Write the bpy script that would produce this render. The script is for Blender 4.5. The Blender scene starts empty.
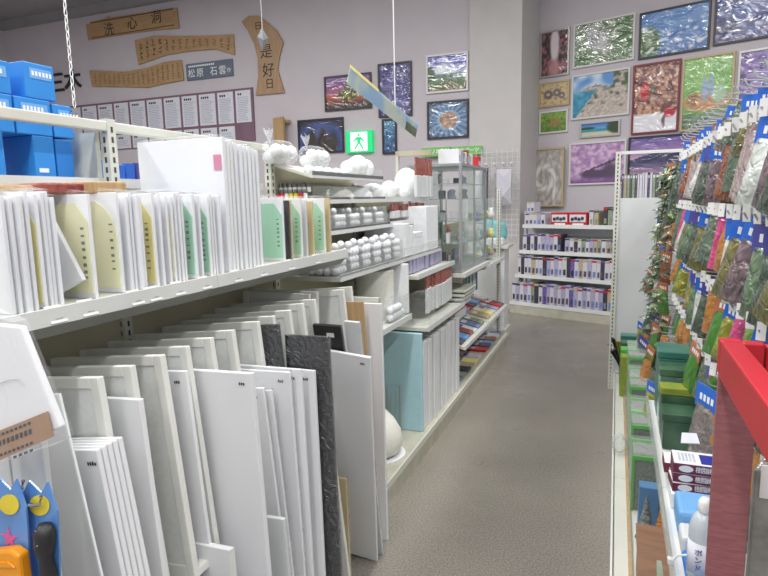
import bpy, bmesh, math, random
from mathutils import Vector, Matrix, noise
R = math.radians
random.seed(7)
scene = bpy.context.scene
col = scene.collection

# ------------------------------------------------------------------ camera, world, lights, exposure
H = 1.5
def make_camera():
    pitch = math.atan(88 / 590.); roll = R(1.25); yaw = R(21.49979)
    fw = Vector((-math.sin(yaw) * math.cos(pitch), math.cos(yaw) * math.cos(pitch), -math.sin(pitch)))
    r = Vector((math.cos(yaw), math.sin(yaw), 0)); u = r.cross(fw)
    r2 = r * math.cos(roll) - u * math.sin(roll); u2 = r * math.sin(roll) + u * math.cos(roll)
    m = Matrix((r2, u2, -fw)).transposed().to_4x4(); m.translation = (0, 0, H)
    cd = bpy.data.cameras.new('camera'); cd.sensor_width = 36; cd.lens = 590. / 768 * 36
    cd.clip_start = 0.02; cd.clip_end = 100
    o = bpy.data.objects.new('camera', cd); o.matrix_world = m; col.objects.link(o)
    scene.camera = o
make_camera()
vs = scene.view_settings
scene.display_settings.display_device = 'sRGB'
vs.view_transform = 'Standard'; vs.look = 'None'; vs.exposure = 0.0; vs.gamma = 1.0
vs.use_curve_mapping = False
w = bpy.data.worlds.new('world'); scene.world = w; w.use_nodes = True
bg = w.node_tree.nodes['Background']; bg.inputs[0].default_value = (0.93, 0.94, 1.0, 1); bg.inputs[1].default_value = 0.55

def lamp(x, y, z, sx, sy, power, rz=0):
    l = bpy.data.lights.new('ceiling_fluorescent', 'AREA'); l.shape = 'RECTANGLE'; l.size = sx; l.size_y = sy
    l.energy = power; l.color = (1.0, 0.985, 0.96)
    o = bpy.data.objects.new('ceiling_fluorescent', l); o.location = (x, y, z); o.rotation_euler = (0, 0, rz)
    col.objects.link(o)
for yy in (-3.2, -0.6, 2.0, 4.4):
    for xx in (-6.2, -3.4, -0.55, 2.2):
        lamp(xx, yy, 4.7, 0.28, 2.0, 66)

# ------------------------------------------------------------------ materials
def s2l(c):
    c = c / 255.
    return c / 12.92 if c <= 0.04045 else ((c + 0.055) / 1.055) ** 2.4
def rgb(r, g, b): return (s2l(r), s2l(g), s2l(b), 1)
def mat(name, c, c2=None, scale=8, rough=0.5, metal=0, bump=0, bscale=None, coat=0, stretch=None, detail=3,
        attr=False, emit=None, alpha=None, film=False, fac=(0.35, 0.65), spec=None, distort=0):
    m = bpy.data.materials.new(name); m.use_nodes = True
    nt = m.node_tree; N = nt.nodes; L = nt.links; b = N['Principled BSDF']
    b.inputs['Roughness'].default_value = rough; b.inputs['Metallic'].default_value = metal
    b.inputs['Base Color'].default_value = c
    if spec is not None: b.inputs['Specular IOR Level'].default_value = spec
    if coat:
        b.inputs['Coat Weight'].default_value = coat; b.inputs['Coat Roughness'].default_value = 0.06
    tc = N.new('ShaderNodeTexCoord'); mp = N.new('ShaderNodeMapping'); L.new(tc.outputs['Object'], mp.inputs[0])
    if stretch: mp.inputs['Scale'].default_value = stretch
    if c2 is not None:
        n = N.new('ShaderNodeTexNoise'); n.inputs['Scale'].default_value = scale; n.inputs['Detail'].default_value = detail
        n.inputs['Distortion'].default_value = distort
        r = N.new('ShaderNodeValToRGB'); r.color_ramp.elements[0].color = c; r.color_ramp.elements[1].color = c2
        r.color_ramp.elements[0].position = fac[0]; r.color_ramp.elements[1].position = fac[1]
        L.new(mp.outputs[0], n.inputs[0]); L.new(n.outputs[0], r.inputs[0]); L.new(r.outputs[0], b.inputs['Base Color'])
    if attr:
        a = N.new('ShaderNodeAttribute'); a.attribute_name = 'Col'; L.new(a.outputs[0], b.inputs['Base Color'])
    if bump:
        n = N.new('ShaderNodeTexNoise'); n.inputs['Scale'].default_value = bscale or scale; n.inputs['Detail'].default_value = 2
        n.inputs['Distortion'].default_value = distort
        bp = N.new('ShaderNodeBump'); bp.inputs['Strength'].default_value = bump; bp.inputs['Distance'].default_value = 0.02
        L.new(mp.outputs[0], n.inputs[0]); L.new(n.outputs[0], bp.inputs['Height']); L.new(bp.outputs[0], b.inputs['Normal'])
        if coat: L.new(bp.outputs[0], b.inputs['Coat Normal'])
    if emit:
        b.inputs['Emission Color'].default_value = c; b.inputs['Emission Strength'].default_value = emit
        if attr: L.new(a.outputs[0], b.inputs['Emission Color'])
    if film:
        # thin clear plastic: mostly see-through, with a mirror-like sheen
        out = N['Material Output']; tr = N.new('ShaderNodeBsdfTransparent'); mx = N.new('ShaderNodeMixShader')
        fr = N.new('ShaderNodeLayerWeight'); fr.inputs[0].default_value = 0.5; pw = N.new('ShaderNodeMath'); pw.operation = 'POWER'; pw.inputs[1].default_value = 4; ml = N.new('ShaderNodeMath'); ml.operation = 'MULTIPLY'; ml.inputs[1].default_value = 0.55
        ad = N.new('ShaderNodeMath'); ad.operation = 'ADD'; ad.inputs[1].default_value = film; ad.use_clamp = True
        L.new(fr.outputs['Facing'], pw.inputs[0]); L.new(pw.outputs[0], ml.inputs[0]); L.new(ml.outputs[0], ad.inputs[0]); L.new(ad.outputs[0], mx.inputs[0])
        if bump: L.new(bp.outputs[0], fr.inputs['Normal'])
        L.new(tr.outputs[0], mx.inputs[1]); L.new(b.outputs[0], mx.inputs[2]); L.new(mx.outputs[0], out.inputs[0])
    return m

M = {}
M['wall'] = mat('wall_paint', rgb(196, 190, 197), rgb(200, 194, 200), 3, 0.85, bump=0.06, bscale=160)
M['pillar'] = mat('pillar_paint', rgb(196, 193, 193), rgb(201, 198, 197), 3, 0.85, bump=0.05, bscale=160)
M['ceiling'] = mat('ceiling_paint', rgb(150, 149, 152), rgb(156, 155, 158), 3, 0.9)
M['metal'] = mat('shelf_metal', rgb(205, 207, 197), rgb(212, 213, 204), 5, 0.4, spec=0.4)
M['lip'] = mat('shade_grey_lip', rgb(128, 130, 124), rgb(136, 138, 131), 5, 0.45)  # shelf metal with the underside's shade put into a darker grey
M['metal_w'] = mat('white_metal', rgb(214, 217, 216), rgb(222, 224, 222), 5, 0.35)
M['deck'] = mat('deck_metal', rgb(176, 174, 158), rgb(192, 190, 174), 9, 0.5)
M['backpanel'] = mat('back_panel', rgb(178, 174, 150), rgb(188, 184, 160), 4, 0.6)
M['slot'] = mat('slot_dark', rgb(70, 70, 66), None, rough=0.8)
M['white'] = mat('white_board', rgb(226, 228, 232), rgb(232, 233, 236), 3, 0.55)
M['white_s'] = mat('sleeved_white', rgb(236, 238, 243), rgb(241, 243, 247), 3, 0.5)
M['white2'] = mat('white_board_grey', rgb(206, 209, 211), rgb(214, 216, 217), 3, 0.5)
M['frame_w'] = mat('painted_stretcher', rgb(222, 223, 218), rgb(229, 230, 225), 12, 0.55)
M['canvas'] = mat('canvas_cloth', rgb(214, 217, 215), rgb(220, 223, 221), 60, 0.85, bump=0.1, bscale=400)
M['foam'] = mat('styrofoam', rgb(232, 235, 239), rgb(240, 242, 245), 60, 0.7, bump=0.15, bscale=220)
M['foam_c'] = mat('cream_foam', rgb(226, 226, 218), rgb(234, 234, 227), 60, 0.7, bump=0.1, bscale=220)
M['blue_foam'] = mat('blue_foam', rgb(172, 212, 224), rgb(178, 216, 228), 30, 0.75)
M['blue_box'] = mat('blue_carton', rgb(43, 134, 214), rgb(50, 141, 220), 6, 0.5)
M['blue_box2'] = mat('blue_carton_dark', rgb(34, 118, 200), rgb(40, 125, 206), 6, 0.5)
M['cream_card'] = mat('cream_card', rgb(233, 232, 190), rgb(237, 236, 200), 5, 0.6)
M['yellow_card'] = mat('yellow_card', rgb(232, 222, 142), rgb(236, 226, 152), 5, 0.6)
M['green_card'] = mat('green_card', rgb(158, 208, 178), rgb(164, 212, 184), 5, 0.6)
M['pink_card'] = mat('pink_card', rgb(214, 130, 160), rgb(220, 140, 168), 5, 0.6)
M['ink'] = mat('dark_ink', rgb(48, 46, 50), None, rough=0.6)
M['ink_g'] = mat('grey_ink', rgb(120, 128, 118), None, rough=0.6)
M['ink_w'] = mat('white_ink', rgb(235, 238, 240), None, rough=0.6)
M['film'] = mat('clear_film', rgb(235, 238, 242), None, rough=0.14, bump=0.25, bscale=14, film=0.06, distort=1.5)
M['acrylic'] = mat('clear_acrylic', rgb(225, 232, 232), None, rough=0.12, film=0.05)
M['glass'] = mat('case_glass', rgb(190, 215, 208), None, rough=0.03, film=0.05)
M['glass_g'] = mat('green_glass', rgb(150, 190, 178), None, rough=0.05, film=0.3)
M['black'] = mat('black_plastic', rgb(38, 38, 42), None, rough=0.45)
M['black_c'] = mat('black_canvas', rgb(22, 23, 28), rgb(34, 36, 42), 30, 0.4, coat=1.0, bump=1.0, bscale=22, distort=2)
M['kraft'] = mat('kraft_board', rgb(196, 178, 130), rgb(206, 189, 142), 40, 0.6, stretch=(1, 1, 8))
M['wood'] = mat('pale_wood', rgb(170, 140, 100), rgb(190, 160, 118), 6, 0.55, stretch=(12, 12, 1), detail=6)
M['signwood'] = mat('sign_wood', rgb(168, 136, 98), rgb(184, 152, 112), 4, 0.5, stretch=(1, 1, 9), detail=5)
M['signwood_v'] = mat('sign_wood_vertical', rgb(160, 130, 98), rgb(178, 146, 112), 4, 0.5, stretch=(9, 1, 1), detail=5)
M['sign_grey'] = mat('sign_slate', rgb(98, 110, 128), rgb(106, 118, 136), 5, 0.5)
M['maroon'] = mat('notice_board', rgb(120, 92, 108), rgb(128, 100, 116), 5, 0.7)
M['paper'] = mat('paper', rgb(210, 212, 222), rgb(218, 220, 229), 30, 0.7)
M['paper_t'] = mat('printed_text', rgb(168, 172, 190), rgb(196, 199, 212), 40, 0.7, stretch=(1, 1, 3))
M['print'] = mat('print', (1, 1, 1, 1), None, rough=0.25, attr=True, coat=1.0, bump=0.9, bscale=3.2, distort=1.6, stretch=(1, 1, 1.7))
M['print_m'] = mat('print_plain', (1, 1, 1, 1), None, rough=0.45, attr=True)
M['fr_white'] = mat('frame_white', rgb(214, 212, 210), None, rough=0.4)
M['fr_black'] = mat('frame_black', rgb(40, 38, 46), None, rough=0.35)
M['fr_gold'] = mat('frame_gold', rgb(188, 168, 128), None, rough=0.4)
M['fr_red'] = mat('frame_red', rgb(124, 34, 44), None, rough=0.35)
M['fr_silver'] = mat('frame_silver', rgb(176, 176, 172), None, rough=0.3, metal=0.4)
M['alu'] = mat('aluminium', rgb(178, 182, 182), None, rough=0.35, metal=0.6)
M['sign_green'] = mat('sign_green', rgb(122, 190, 96), None, rough=0.5)
M['exit_g'] = mat('exit_green', rgb(20, 190, 110), None, rough=0.4, emit=0.8)
M['exit_w'] = mat('exit_white', rgb(225, 255, 235), None, rough=0.4, emit=1.3)
M['red'] = mat('red_paint', rgb(172, 18, 32), rgb(180, 22, 38), 6, 0.35)
M['red_d'] = mat('red_brown_plastic', rgb(128, 44, 38), rgb(172, 104, 92), 30, 0.4)
M['shirred'] = mat('red_packet', rgb(190, 40, 46), None, rough=0.4)
M['wood_red'] = mat('dusty_red_paint', rgb(128, 76, 80), rgb(142, 88, 92), 40, 0.55, stretch=(1, 1, 6))
M['hookwire'] = mat('hook_wire', rgb(196, 198, 200), None, rough=0.25, metal=0.5)
M['chrome'] = mat('chrome', rgb(190, 192, 196), None, rough=0.2, metal=1)
M['tag'] = mat('price_tag', rgb(214, 214, 212), rgb(222, 222, 220), 8, 0.4)
M['hdr'] = mat('blue_header', rgb(38, 104, 205), None, rough=0.35, coat=0.6)
M['hdr_p'] = mat('purple_header', rgb(72, 70, 150), None, rough=0.35, coat=0.6)
M['hdr_o'] = mat('orange_header', rgb(176, 108, 74), None, rough=0.4, coat=0.6)
M['teal'] = mat('teal_plastic', rgb(48, 106, 94), rgb(62, 122, 108), 10, 0.3)
M['lime'] = mat('lime_plastic', rgb(86, 176, 74), None, rough=0.35)
M['dgreen'] = mat('green_tint_box', rgb(46, 78, 58), rgb(74, 108, 84), 12, 0.3)
M['ygreen'] = mat('yellow_green_sheet', rgb(140, 154, 58), rgb(126, 142, 50), 20, 0.5)
M['turf'] = mat('artificial_turf', rgb(104, 112, 104), rgb(134, 140, 132), 90, 0.8)
M['pine'] = mat('frosted_pine', rgb(98, 108, 104), rgb(142, 150, 148), 60, 0.8, bump=0.8, bscale=80)
M['pine_o'] = mat('orange_pine', rgb(176, 118, 58), rgb(196, 140, 78), 60, 0.8, bump=0.8, bscale=80)
M['brown'] = mat('brown_board', rgb(122, 88, 66), rgb(138, 102, 78), 6, 0.45, stretch=(1, 6, 1))
M['dusty'] = mat('dusty_violet_box', rgb(112, 40, 66), None, rough=0.45)
M['pblue'] = mat('deep_blue_print', rgb(28, 40, 150), None, rough=0.4)
M['slate'] = mat('slate_blue', rgb(84, 124, 168), rgb(92, 132, 176), 5, 0.5)
M['lblue'] = mat('light_blue', rgb(110, 168, 226), rgb(122, 178, 232), 5, 0.5)
M['mblue'] = mat('mid_blue', rgb(40, 110, 190), rgb(50, 120, 198), 5, 0.5)
M['bottle'] = mat('bottle_grey', rgb(186, 196, 204), None, rough=0.2)
M['star_blue'] = mat('card_blue', rgb(84, 136, 204), rgb(98, 148, 212), 8, 0.4, coat=0.5)
M['yellow'] = mat('yellow_print', rgb(224, 204, 62), None, rough=0.4)
M['pink'] = mat('pink_print', rgb(206, 96, 160), None, rough=0.4)
M['orange'] = mat('orange_plastic', rgb(228, 148, 22), None, rough=0.35)
M['cardboard'] = mat('brown_label', rgb(156, 122, 96), rgb(164, 130, 104), 12, 0.6)
M['teal_cloth'] = mat('teal_cloth', rgb(120, 190, 196), rgb(140, 206, 210), 8, 0.7)
M['silver_cap'] = mat('silver_cap', rgb(120, 120, 118), None, rough=0.3, metal=0.6)
M['red_cap'] = mat('red_paint_jar', rgb(222, 38, 52), None, rough=0.3)
M['yel_cap'] = mat('yellow_paint_jar', rgb(214, 206, 40), None, rough=0.3)
M['plastic_w'] = mat('white_plastic', rgb(224, 226, 226), None, rough=0.35)
M['dull'] = mat('dark_print', rgb(66, 60, 76), rgb(112, 104, 124), 30, 0.5)
M['spine_p'] = mat('purple_print', rgb(92, 74, 150), rgb(120, 104, 172), 30, 0.5)
M['spine_g'] = mat('green_print', rgb(120, 140, 118), rgb(150, 160, 140), 30, 0.5)
M['spine_b'] = mat('blue_print', rgb(96, 116, 170), rgb(140, 154, 196), 30, 0.5)
M['carton'] = mat('white_carton', rgb(196, 194, 206), rgb(206, 204, 214), 30, 0.5)
M['carton_l'] = mat('lavender_carton', rgb(158, 154, 186), rgb(176, 172, 200), 30, 0.5)
M['carton_t'] = mat('tan_carton', rgb(168, 156, 128), rgb(186, 174, 146), 30, 0.5)
M['carton_k'] = mat('black_carton', rgb(50, 50, 60), rgb(66, 66, 76), 30, 0.5)

def floor_mat():
    m = bpy.data.materials.new('vinyl_floor'); m.use_nodes = True
    nt = m.node_tree; N = nt.nodes; L = nt.links; b = N['Principled BSDF']
    b.inputs['Roughness'].default_value = 0.33
    tc = N.new('ShaderNodeTexCoord')
    def noi(s, d):
        n = N.new('ShaderNodeTexNoise'); n.inputs['Scale'].default_value = s; n.inputs['Detail'].default_value = d
        L.new(tc.outputs['Object'], n.inputs[0]); return n
    def ramp(src, a, ca, c, cc):
        r = N.new('ShaderNodeValToRGB'); e = r.color_ramp.elements
        e[0].position = a; e[0].color = ca; e[1].position = c; e[1].color = cc; L.new(src, r.inputs[0]); return r
    r1 = ramp(noi(120, 5).outputs[0], 0.36, rgb(120, 115, 107), 0.64, rgb(156, 151, 142))
    r2 = ramp(noi(1.6, 3).outputs[0], 0.3, (0.86, 0.86, 0.86, 1), 0.7, (1.06, 1.06, 1.05, 1))
    mx = N.new('ShaderNodeMixRGB'); mx.blend_type = 'MULTIPLY'; mx.inputs[0].default_value = 1
    L.new(r1.outputs[0], mx.inputs[1]); L.new(r2.outputs[0], mx.inputs[2]); L.new(mx.outputs[0], b.inputs['Base Color'])
    n3 = noi(2.5, 2); r3 = ramp(n3.outputs[0], 0.3, (0.24,) * 3 + (1,), 0.7, (0.5,) * 3 + (1,)); L.new(r3.outputs[0], b.inputs['Roughness'])
    return m
M['floor'] = floor_mat()

# ------------------------------------------------------------------ helpers
def org(o):
    v = Vector((0, 0, 0))
    while o: v = v + o.location; o = o.parent
    return v
VIEW_SCALE = None     # scale about the camera keeping image positions, while the back wall is being built
def link(me, name, m, parent=None, base=True):
    me.name = name
    if VIEW_SCALE is not None: me.transform(VIEW_SCALE)
    o = bpy.data.objects.new(name, me); col.objects.link(o)
    if m is not None:
        if isinstance(m, str): m = M[m]
        me.materials.append(m)
    if parent is not None:
        o.parent = parent; me.transform(Matrix.Translation(-org(parent)))
    elif base:
        xs = [v.co for v in me.vertices]
        c = Vector(((min(v.x for v in xs) + max(v.x for v in xs)) / 2, (min(v.y for v in xs) + max(v.y for v in xs)) / 2, min(v.z for v in xs)))
        me.transform(Matrix.Translation(-c)); o.location = c
    return o
class MB:
    def __init__(s, mx=None): s.v = []; s.f = []; s.mx = mx; s.smooth = False
    def add(s, vs_, fs):
        k = len(s.v)
        for p in vs_:
            p = Vector(p)
            if s.mx is not None: p = s.mx @ p
            s.v.append(p)
        s.f += [tuple(i + k for i in f) for f in fs]; return s
    def box(s, x0, x1, y0, y1, z0, z1):
        return s.add([(x0, y0, z0), (x1, y0, z0), (x1, y1, z0), (x0, y1, z0), (x0, y0, z1), (x1, y0, z1), (x1, y1, z1), (x0, y1, z1)],
                     [(0, 3, 2, 1), (4, 5, 6, 7), (0, 1, 5, 4), (1, 2, 6, 5), (2, 3, 7, 6), (3, 0, 4, 7)])
    def tube(s, pts, r, n=6):
        pts = [Vector(p) for p in pts]; vs_ = []; fs = []
        for i, p in enumerate(pts):
            d = (pts[min(i + 1, len(pts) - 1)] - pts[max(i - 1, 0)]).normalized()
            a = d.cross(Vector((0, 0, 1)) if abs(d.z) < 0.9 else Vector((1, 0, 0))).normalized(); b = d.cross(a)
            rr = r[i] if isinstance(r, (list, tuple)) else r
            for k in range(n): vs_.append(p + (a * math.cos(2 * math.pi * k / n) + b * math.sin(2 * math.pi * k / n)) * rr)
        for i in range(len(pts) - 1):
            for k in range(n):
                k2 = (k + 1) % n; fs.append((i * n + k, i * n + k2, (i + 1) * n + k2, (i + 1) * n + k))
        fs.append(tuple(range(n))[::-1]); fs.append(tuple((len(pts) - 1) * n + k for k in range(n)))
        return s.add(vs_, fs)
    def lathe(s, prof, c=(0, 0, 0), n=16):
        vs_ = []; fs = []
        for (r, z) in prof:
            for k in range(n): vs_.append((c[0] + r * math.cos(2 * math.pi * k / n), c[1] + r * math.sin(2 * math.pi * k / n), c[2] + z))
        for i in range(len(prof) - 1):
            for k in range(n):
                k2 = (k + 1) % n; fs.append((i * n + k, i * n + k2, (i + 1) * n + k2, (i + 1) * n + k))
        fs.append(tuple(range(n))[::-1]); fs.append(tuple((len(prof) - 1) * n + k for k in range(n)))
        return s.add(vs_, fs)
    def ball(s, c, r, n=14, m=8, sz=1):
        return s.lathe([(r * math.sin(math.pi * max(i, 0.02) / m if i < m else math.pi * (1 - 0.0025)), -r * sz * math.cos(math.pi * i / m)) for i in range(m + 1)], c, n)
    def prism(s, poly, f0, f1):
        n = len(poly)
        vs_ = [f0(*p) for p in poly] + [f1(*p) for p in poly]
        fs = [tuple(range(n)), tuple(range(2 * n - 1, n - 1, -1))] + [(i, n + i, n + (i + 1) % n, (i + 1) % n) for i in range(n)]
        return s.add(vs_, fs)
    def mesh(s):
        me = bpy.data.meshes.new('m'); me.from_pydata([tuple(v) for v in s.v], [], s.f); me.update()
        bm = bmesh.new(); bm.from_mesh(me); bmesh.ops.recalc_face_normals(bm, faces=bm.faces); bm.to_mesh(me); bm.free()
        return me
    def build(s, name, m, parent=None, bev=0, smooth=False, base=True):
        me = s.mesh()
        if smooth: me.shade_smooth()
        o = link(me, name, m, parent, base)
        if bev:
            md = o.modifiers.new('bevel', 'BEVEL'); md.width = bev; md.segments = 2; md.limit_method = 'ANGLE'
        return o
def tag(o, label=None, cat=None, group=None, kind=None):
    if label: o['label'] = label
    if cat: o['category'] = cat
    if group: o['group'] = group
    if kind: o['kind'] = kind
    return o
def thing(name, loc, label, cat, group=None, rot=(0, 0, 0)):
    o = bpy.data.objects.new(name, None); o.empty_display_size = 0.05; col.objects.link(o); o.location = (VIEW_SCALE @ Vector(loc)) if VIEW_SCALE is not None else loc; o.rotation_euler = rot
    return tag(o, label, cat, group)
KIDS = {}
def copy_tree(o, parent=None):
    c = o.copy(); col.objects.link(c); c.parent = parent
    for ch in list(o.children): copy_tree(ch, c)
    return c
def struct(name, mb, m, parent=None):
    o = mb.build(name, m, parent)
    if parent is None: o['kind'] = 'structure'
    return o
NUM = ['', 'first', 'second', 'third', 'fourth', 'fifth', 'sixth', 'seventh', 'eighth', 'ninth', 'tenth', 'eleventh', 'twelfth', 'thirteenth',
       'fourteenth', 'fifteenth', 'sixteenth', 'seventeenth', 'eighteenth', 'nineteenth', 'twentieth', 'twenty-first', 'twenty-second', 'twenty-third',
       'twenty-fourth', 'twenty-fifth', 'twenty-sixth', 'twenty-seventh', 'twenty-eighth', 'twenty-ninth', 'thirtieth', 'thirty-first', 'thirty-second',
       'thirty-third', 'thirty-fourth', 'thirty-fifth', 'thirty-sixth', 'thirty-seventh', 'thirty-eighth', 'thirty-ninth', 'fortieth']
def text(s, size, m, name, parent, mx, depth=0.001, spacing=1.0, bold=0):
    cu = bpy.data.curves.new('t', 'FONT'); cu.body = s; cu.size = size; cu.extrude = depth; cu.align_x = 'CENTER'; cu.align_y = 'CENTER'
    cu.space_character = spacing; cu.offset = bold; cu.resolution_u = 3
    t = bpy.data.objects.new('t', cu); col.objects.link(t); dg = bpy.context.evaluated_depsgraph_get()
    me = bpy.data.meshes.new_from_object(t.evaluated_get(dg)); bpy.data.objects.remove(t); bpy.data.curves.remove(cu)
    me.materials.clear(); me.transform(mx)
    return link(me, name, m, parent)
def XZ(x, y, z, rz=0, roll=0):   # text plane standing upright, facing -Y (before rz)
    return Matrix.Translation((x, y, z)) @ Matrix.Rotation(rz, 4, 'Z') @ Matrix.Rotation(math.pi / 2, 4, 'X') @ Matrix.Rotation(roll, 4, 'Z')

# ------------------------------------------------------------------ wall frames: A at the back, B angled on the right
YA = 8.05
KA, KB = 1.088, 1.054  # enlargement about the camera for walls moved back, so image positions stay
PB = Vector((-1.054, 8.75, 0)); AB = R(18.5); DB = Vector((math.cos(AB), -math.sin(AB), 0)); NB = Vector((math.sin(AB), math.cos(AB), 0))
MA = Matrix.Translation((0, YA, 0))                                            # local: x along wall, -y out of wall, z up
MBm = Matrix.Translation(PB) @ Matrix.Rotation(-AB, 4, 'Z')
ZC = 4.83
# setting
struct('floor', MB().box(-12, 7, -3, 11, -0.05, 0), 'floor')
struct('ceiling', MB().box(-12, 7, -3.5, 11, ZC, ZC + 0.05), 'ceiling')
struct('wall_back', MB().box(-10.6, -1.8, YA, YA + 0.12, 0, ZC), 'wall')
struct('wall_left', MB().box(-10.65, -10.5, -3, YA + 0.12, 0, ZC), 'wall')
struct('trim_1', MB().box(-10.6, -1.88, YA - 0.1, YA, ZC - 0.14, ZC), 'ceiling')
p = MB(); p.prism([(-1.87, 8.0), (-1.194, 8.0), (-1.05, 8.78), (-1.87, 8.78)], lambda x, y: (x, y, 0), lambda x, y: (x, y, ZC))
struct('wall_pillar', p, 'pillar')
struct('wall_right', MB(MBm).box(-0.1, 8, 0, 0.12, 0, ZC), 'wall')

# ------------------------------------------------------------------ painted prints (each picture's own flat image as colour points)
def h(x, y, s=0): return noise.noise(Vector((x, y, s * 7.3)))
def mixc(a, b, t): t = max(0, min(1, t)); return [a[i] + (b[i] - a[i]) * t for i in range(3)]
def blob(u, v, cu, cv, r, r2=None): return max(0, 1 - ((u - cu) / r) ** 2 - ((v - cv) / (r2 or r)) ** 2)
def art(kind, u, v):
    n1 = h(u * 4, v * 4, 1); n2 = h(u * 11, v * 11, 2); n3 = h(u * 24, v * 24, 3)
    if kind == 'foil':
        c = mixc((60, 56, 110), (96, 92, 150), 0.5 + n1); return mixc(c, (190, 190, 230), 2.2 * n2 - 0.5)
    if kind == 'mountain':
        c = mixc((90, 92, 170), (220, 226, 235), (0.95 - v) * 2.2 + n1)
        if v < 0.5: c = mixc((120, 140, 150), (84, 112, 70), (0.55 - v) * 3 + n2)
        if v < 0.18 + n1 * 0.2: c = mixc((130, 112, 70), (80, 96, 58), n3 + .5)
        return mixc(c, (70, 96, 58), blob(u, v, 0.05, 0.45, 0.16, 0.3) * 2)
    if kind == 'swan':
        a = math.atan2(v - .5, u - .5); d = math.hypot(u - .52, v - .48)
        c = mixc((126, 156, 190), (72, 100, 140), 0.5 + 0.7 * math.sin(a * 20)) if d > .3 else (142, 172, 200)
        if d < .24: c = mixc((150, 112, 92), (188, 160, 140), n2 + .5)
        return mixc(c, (60, 70, 90), max(0, d - .45) * 3)
    if kind == 'narrow': return mixc((40, 70, 120), (90, 150, 180), v + n2)
    if kind == 'tower':
        c = mixc((222, 120, 96), (120, 76, 140), v * 1.2)
        if v < .42: c = mixc((196, 92, 60), (60, 44, 40), (.42 - v) * 3)
        t = blob(u, v, .52, .42, .3, .18) + blob(u, v, .5, .62, .08, .28)
        c = mixc(c, mixc((60, 70, 40), (214, 206, 60), n3 * 2), t * 1.8)
        return mixc(c, (70, 60, 40), (.14 - v) * 6)
    if kind == 'cathedral':
        d = math.hypot((u - .5), (v - .3) * .9); c = mixc((48, 48, 66), (66, 84, 150), 1 - abs(d - .5) * 7)
        c = mixc(c, (90, 110, 180), blob(u, v, .5, .6, .3, .3) * .7)
        return mixc(c, (60, 50, 40), (blob(u, v, .3, .3, .1, .45) + blob(u, v, .55, .3, .12, .5) + blob(u, v, .75, .2, .12, .3)) * 2)
    if kind == 'lane':
        c = mixc((60, 54, 52), (160, 100, 110), n2 * 2 + .4); c = mixc(c, (226, 214, 222), blob(u, v, .5, .7, .2, .5) * 1.6)
        return mixc(c, (190, 140, 140), blob(u, v, .5, .15, .35, .25) * 1.2)
    if kind == 'village':
        c = mixc((88, 116, 78), (150, 160, 140), n2 * 1.6 + .4); c = mixc(c, (190, 190, 196), (blob(u, v, .3, .6, .16, .5) + blob(u, v, .5, .5, .1, .4)) * 1.1 + n3)
        c = mixc(c, (110, 96, 110), blob(u, v, .3, .5, .04, .2) + blob(u, v, .52, .72, .03, .1) + blob(u, v, .42, .62, .02, .3)); return mixc(c, (72, 112, 62), blob(u, v, .85, .5, .2, .6) + blob(u, v, .2, .2, .25, .2))
    if kind == 'sea':
        c = mixc((70, 110, 170), (110, 150, 206), v * 1.3 + n1 * .4); c = mixc(c, (88, 120, 72), blob(u, v, .1, .3, .25, .45) * 1.6)
        return mixc(c, (228, 232, 238), n2 * 3 - .5 if v < .75 else 0)
    if kind == 'harbour':
        c = mixc((54, 62, 118), (90, 110, 170), n1 + .5); c = mixc(c, (150, 120, 120), n3 * 2 if v < .45 else 0); return mixc(c, (214, 220, 240), n2 * 3 - .7)
    if kind == 'bears':
        c = (206, 188, 148)
        for (a, b, r) in ((.28, .5, .2), (.6, .55, .17), (.78, .4, .14)):
            c = mixc(c, (120, 110, 106), blob(u, v, a, b, r, r * 1.3) * 1.6); c = mixc(c, (198, 190, 184), blob(u, v, a, b, r * .4) * 2)
        return mixc(c, (120, 84, 56), n2 * 1.2 - .1)
    if kind == 'coast':
        if v > .62 + u * .1 + n1 * .3 and u < .75: return mixc((96, 148, 206), (206, 220, 236), n1 * 2 + .5)
        if u < .1 + v * .62 - .05 and v < .62: return mixc((40, 130, 170), (90, 176, 196), v + n2)
        c = mixc((170, 156, 146), (206, 196, 188), n3 * 2 + .5)
        return mixc(c, (72, 98, 66), (v + .9 * n2 - .62) * 4 + (.2 if abs(u - v * .6 - .15) < .07 else 0))
    if kind == 'collage':
        if math.hypot((u - .84) * .65, v - .27) < .085: return (186, 36, 60)
        if v < .27:
            c = (226, 226, 232)
            if blob(u, v, .7, .14, .05, .09): c = (110, 90, 100)
            return c
        c = mixc((108, 50, 48), (196, 150, 118), n2 * 2 + .5); c = mixc(c, (84, 90, 56), n1 * 3 - .8)
        c = mixc(c, (196, 36, 48), blob(u, v, .25, .62, .12, .14) * 3); return mixc(c, (70, 44, 60), n3 * 2 - .5)
    if kind == 'picnic':
        c = mixc((112, 168, 84), (150, 196, 120), v + n1); c = mixc(c, (196, 148, 104), blob(u, v, .5, .38, .6, .16) * 2)
        for (a, b, r) in ((.2, .42, .13), (.75, .48, .16)): c = mixc(c, (150, 112, 72) if a < .5 else (170, 200, 170), blob(u, v, a, b, r, r * .9) * 3)
        c = mixc(c, (150, 170, 200), blob(u, v, .45, .55, .08, .2) * 2 + blob(u, v, .58, .6, .06, .2) * 2)
        return mixc(c, mixc((74, 96, 120), (120, 140, 90), n3 * 3 + .5), (.28 - v) * 6)
    if kind == 'violet':
        c = mixc((120, 92, 160), (166, 150, 200), n1 + .5); c = mixc(c, (96, 140, 196), blob(u, v, .8, .5, .4, .4)); return mixc(c, (74, 64, 120), n2 * 3 - .3)
    if kind == 'forest':
        c = mixc((92, 130, 60), (146, 176, 84), v + n2); c = mixc(c, (170, 130, 90), blob(u, v, .55, .45, .3, .25)); return mixc(c, (90, 60, 60), n3 * 3 - 1)
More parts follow.
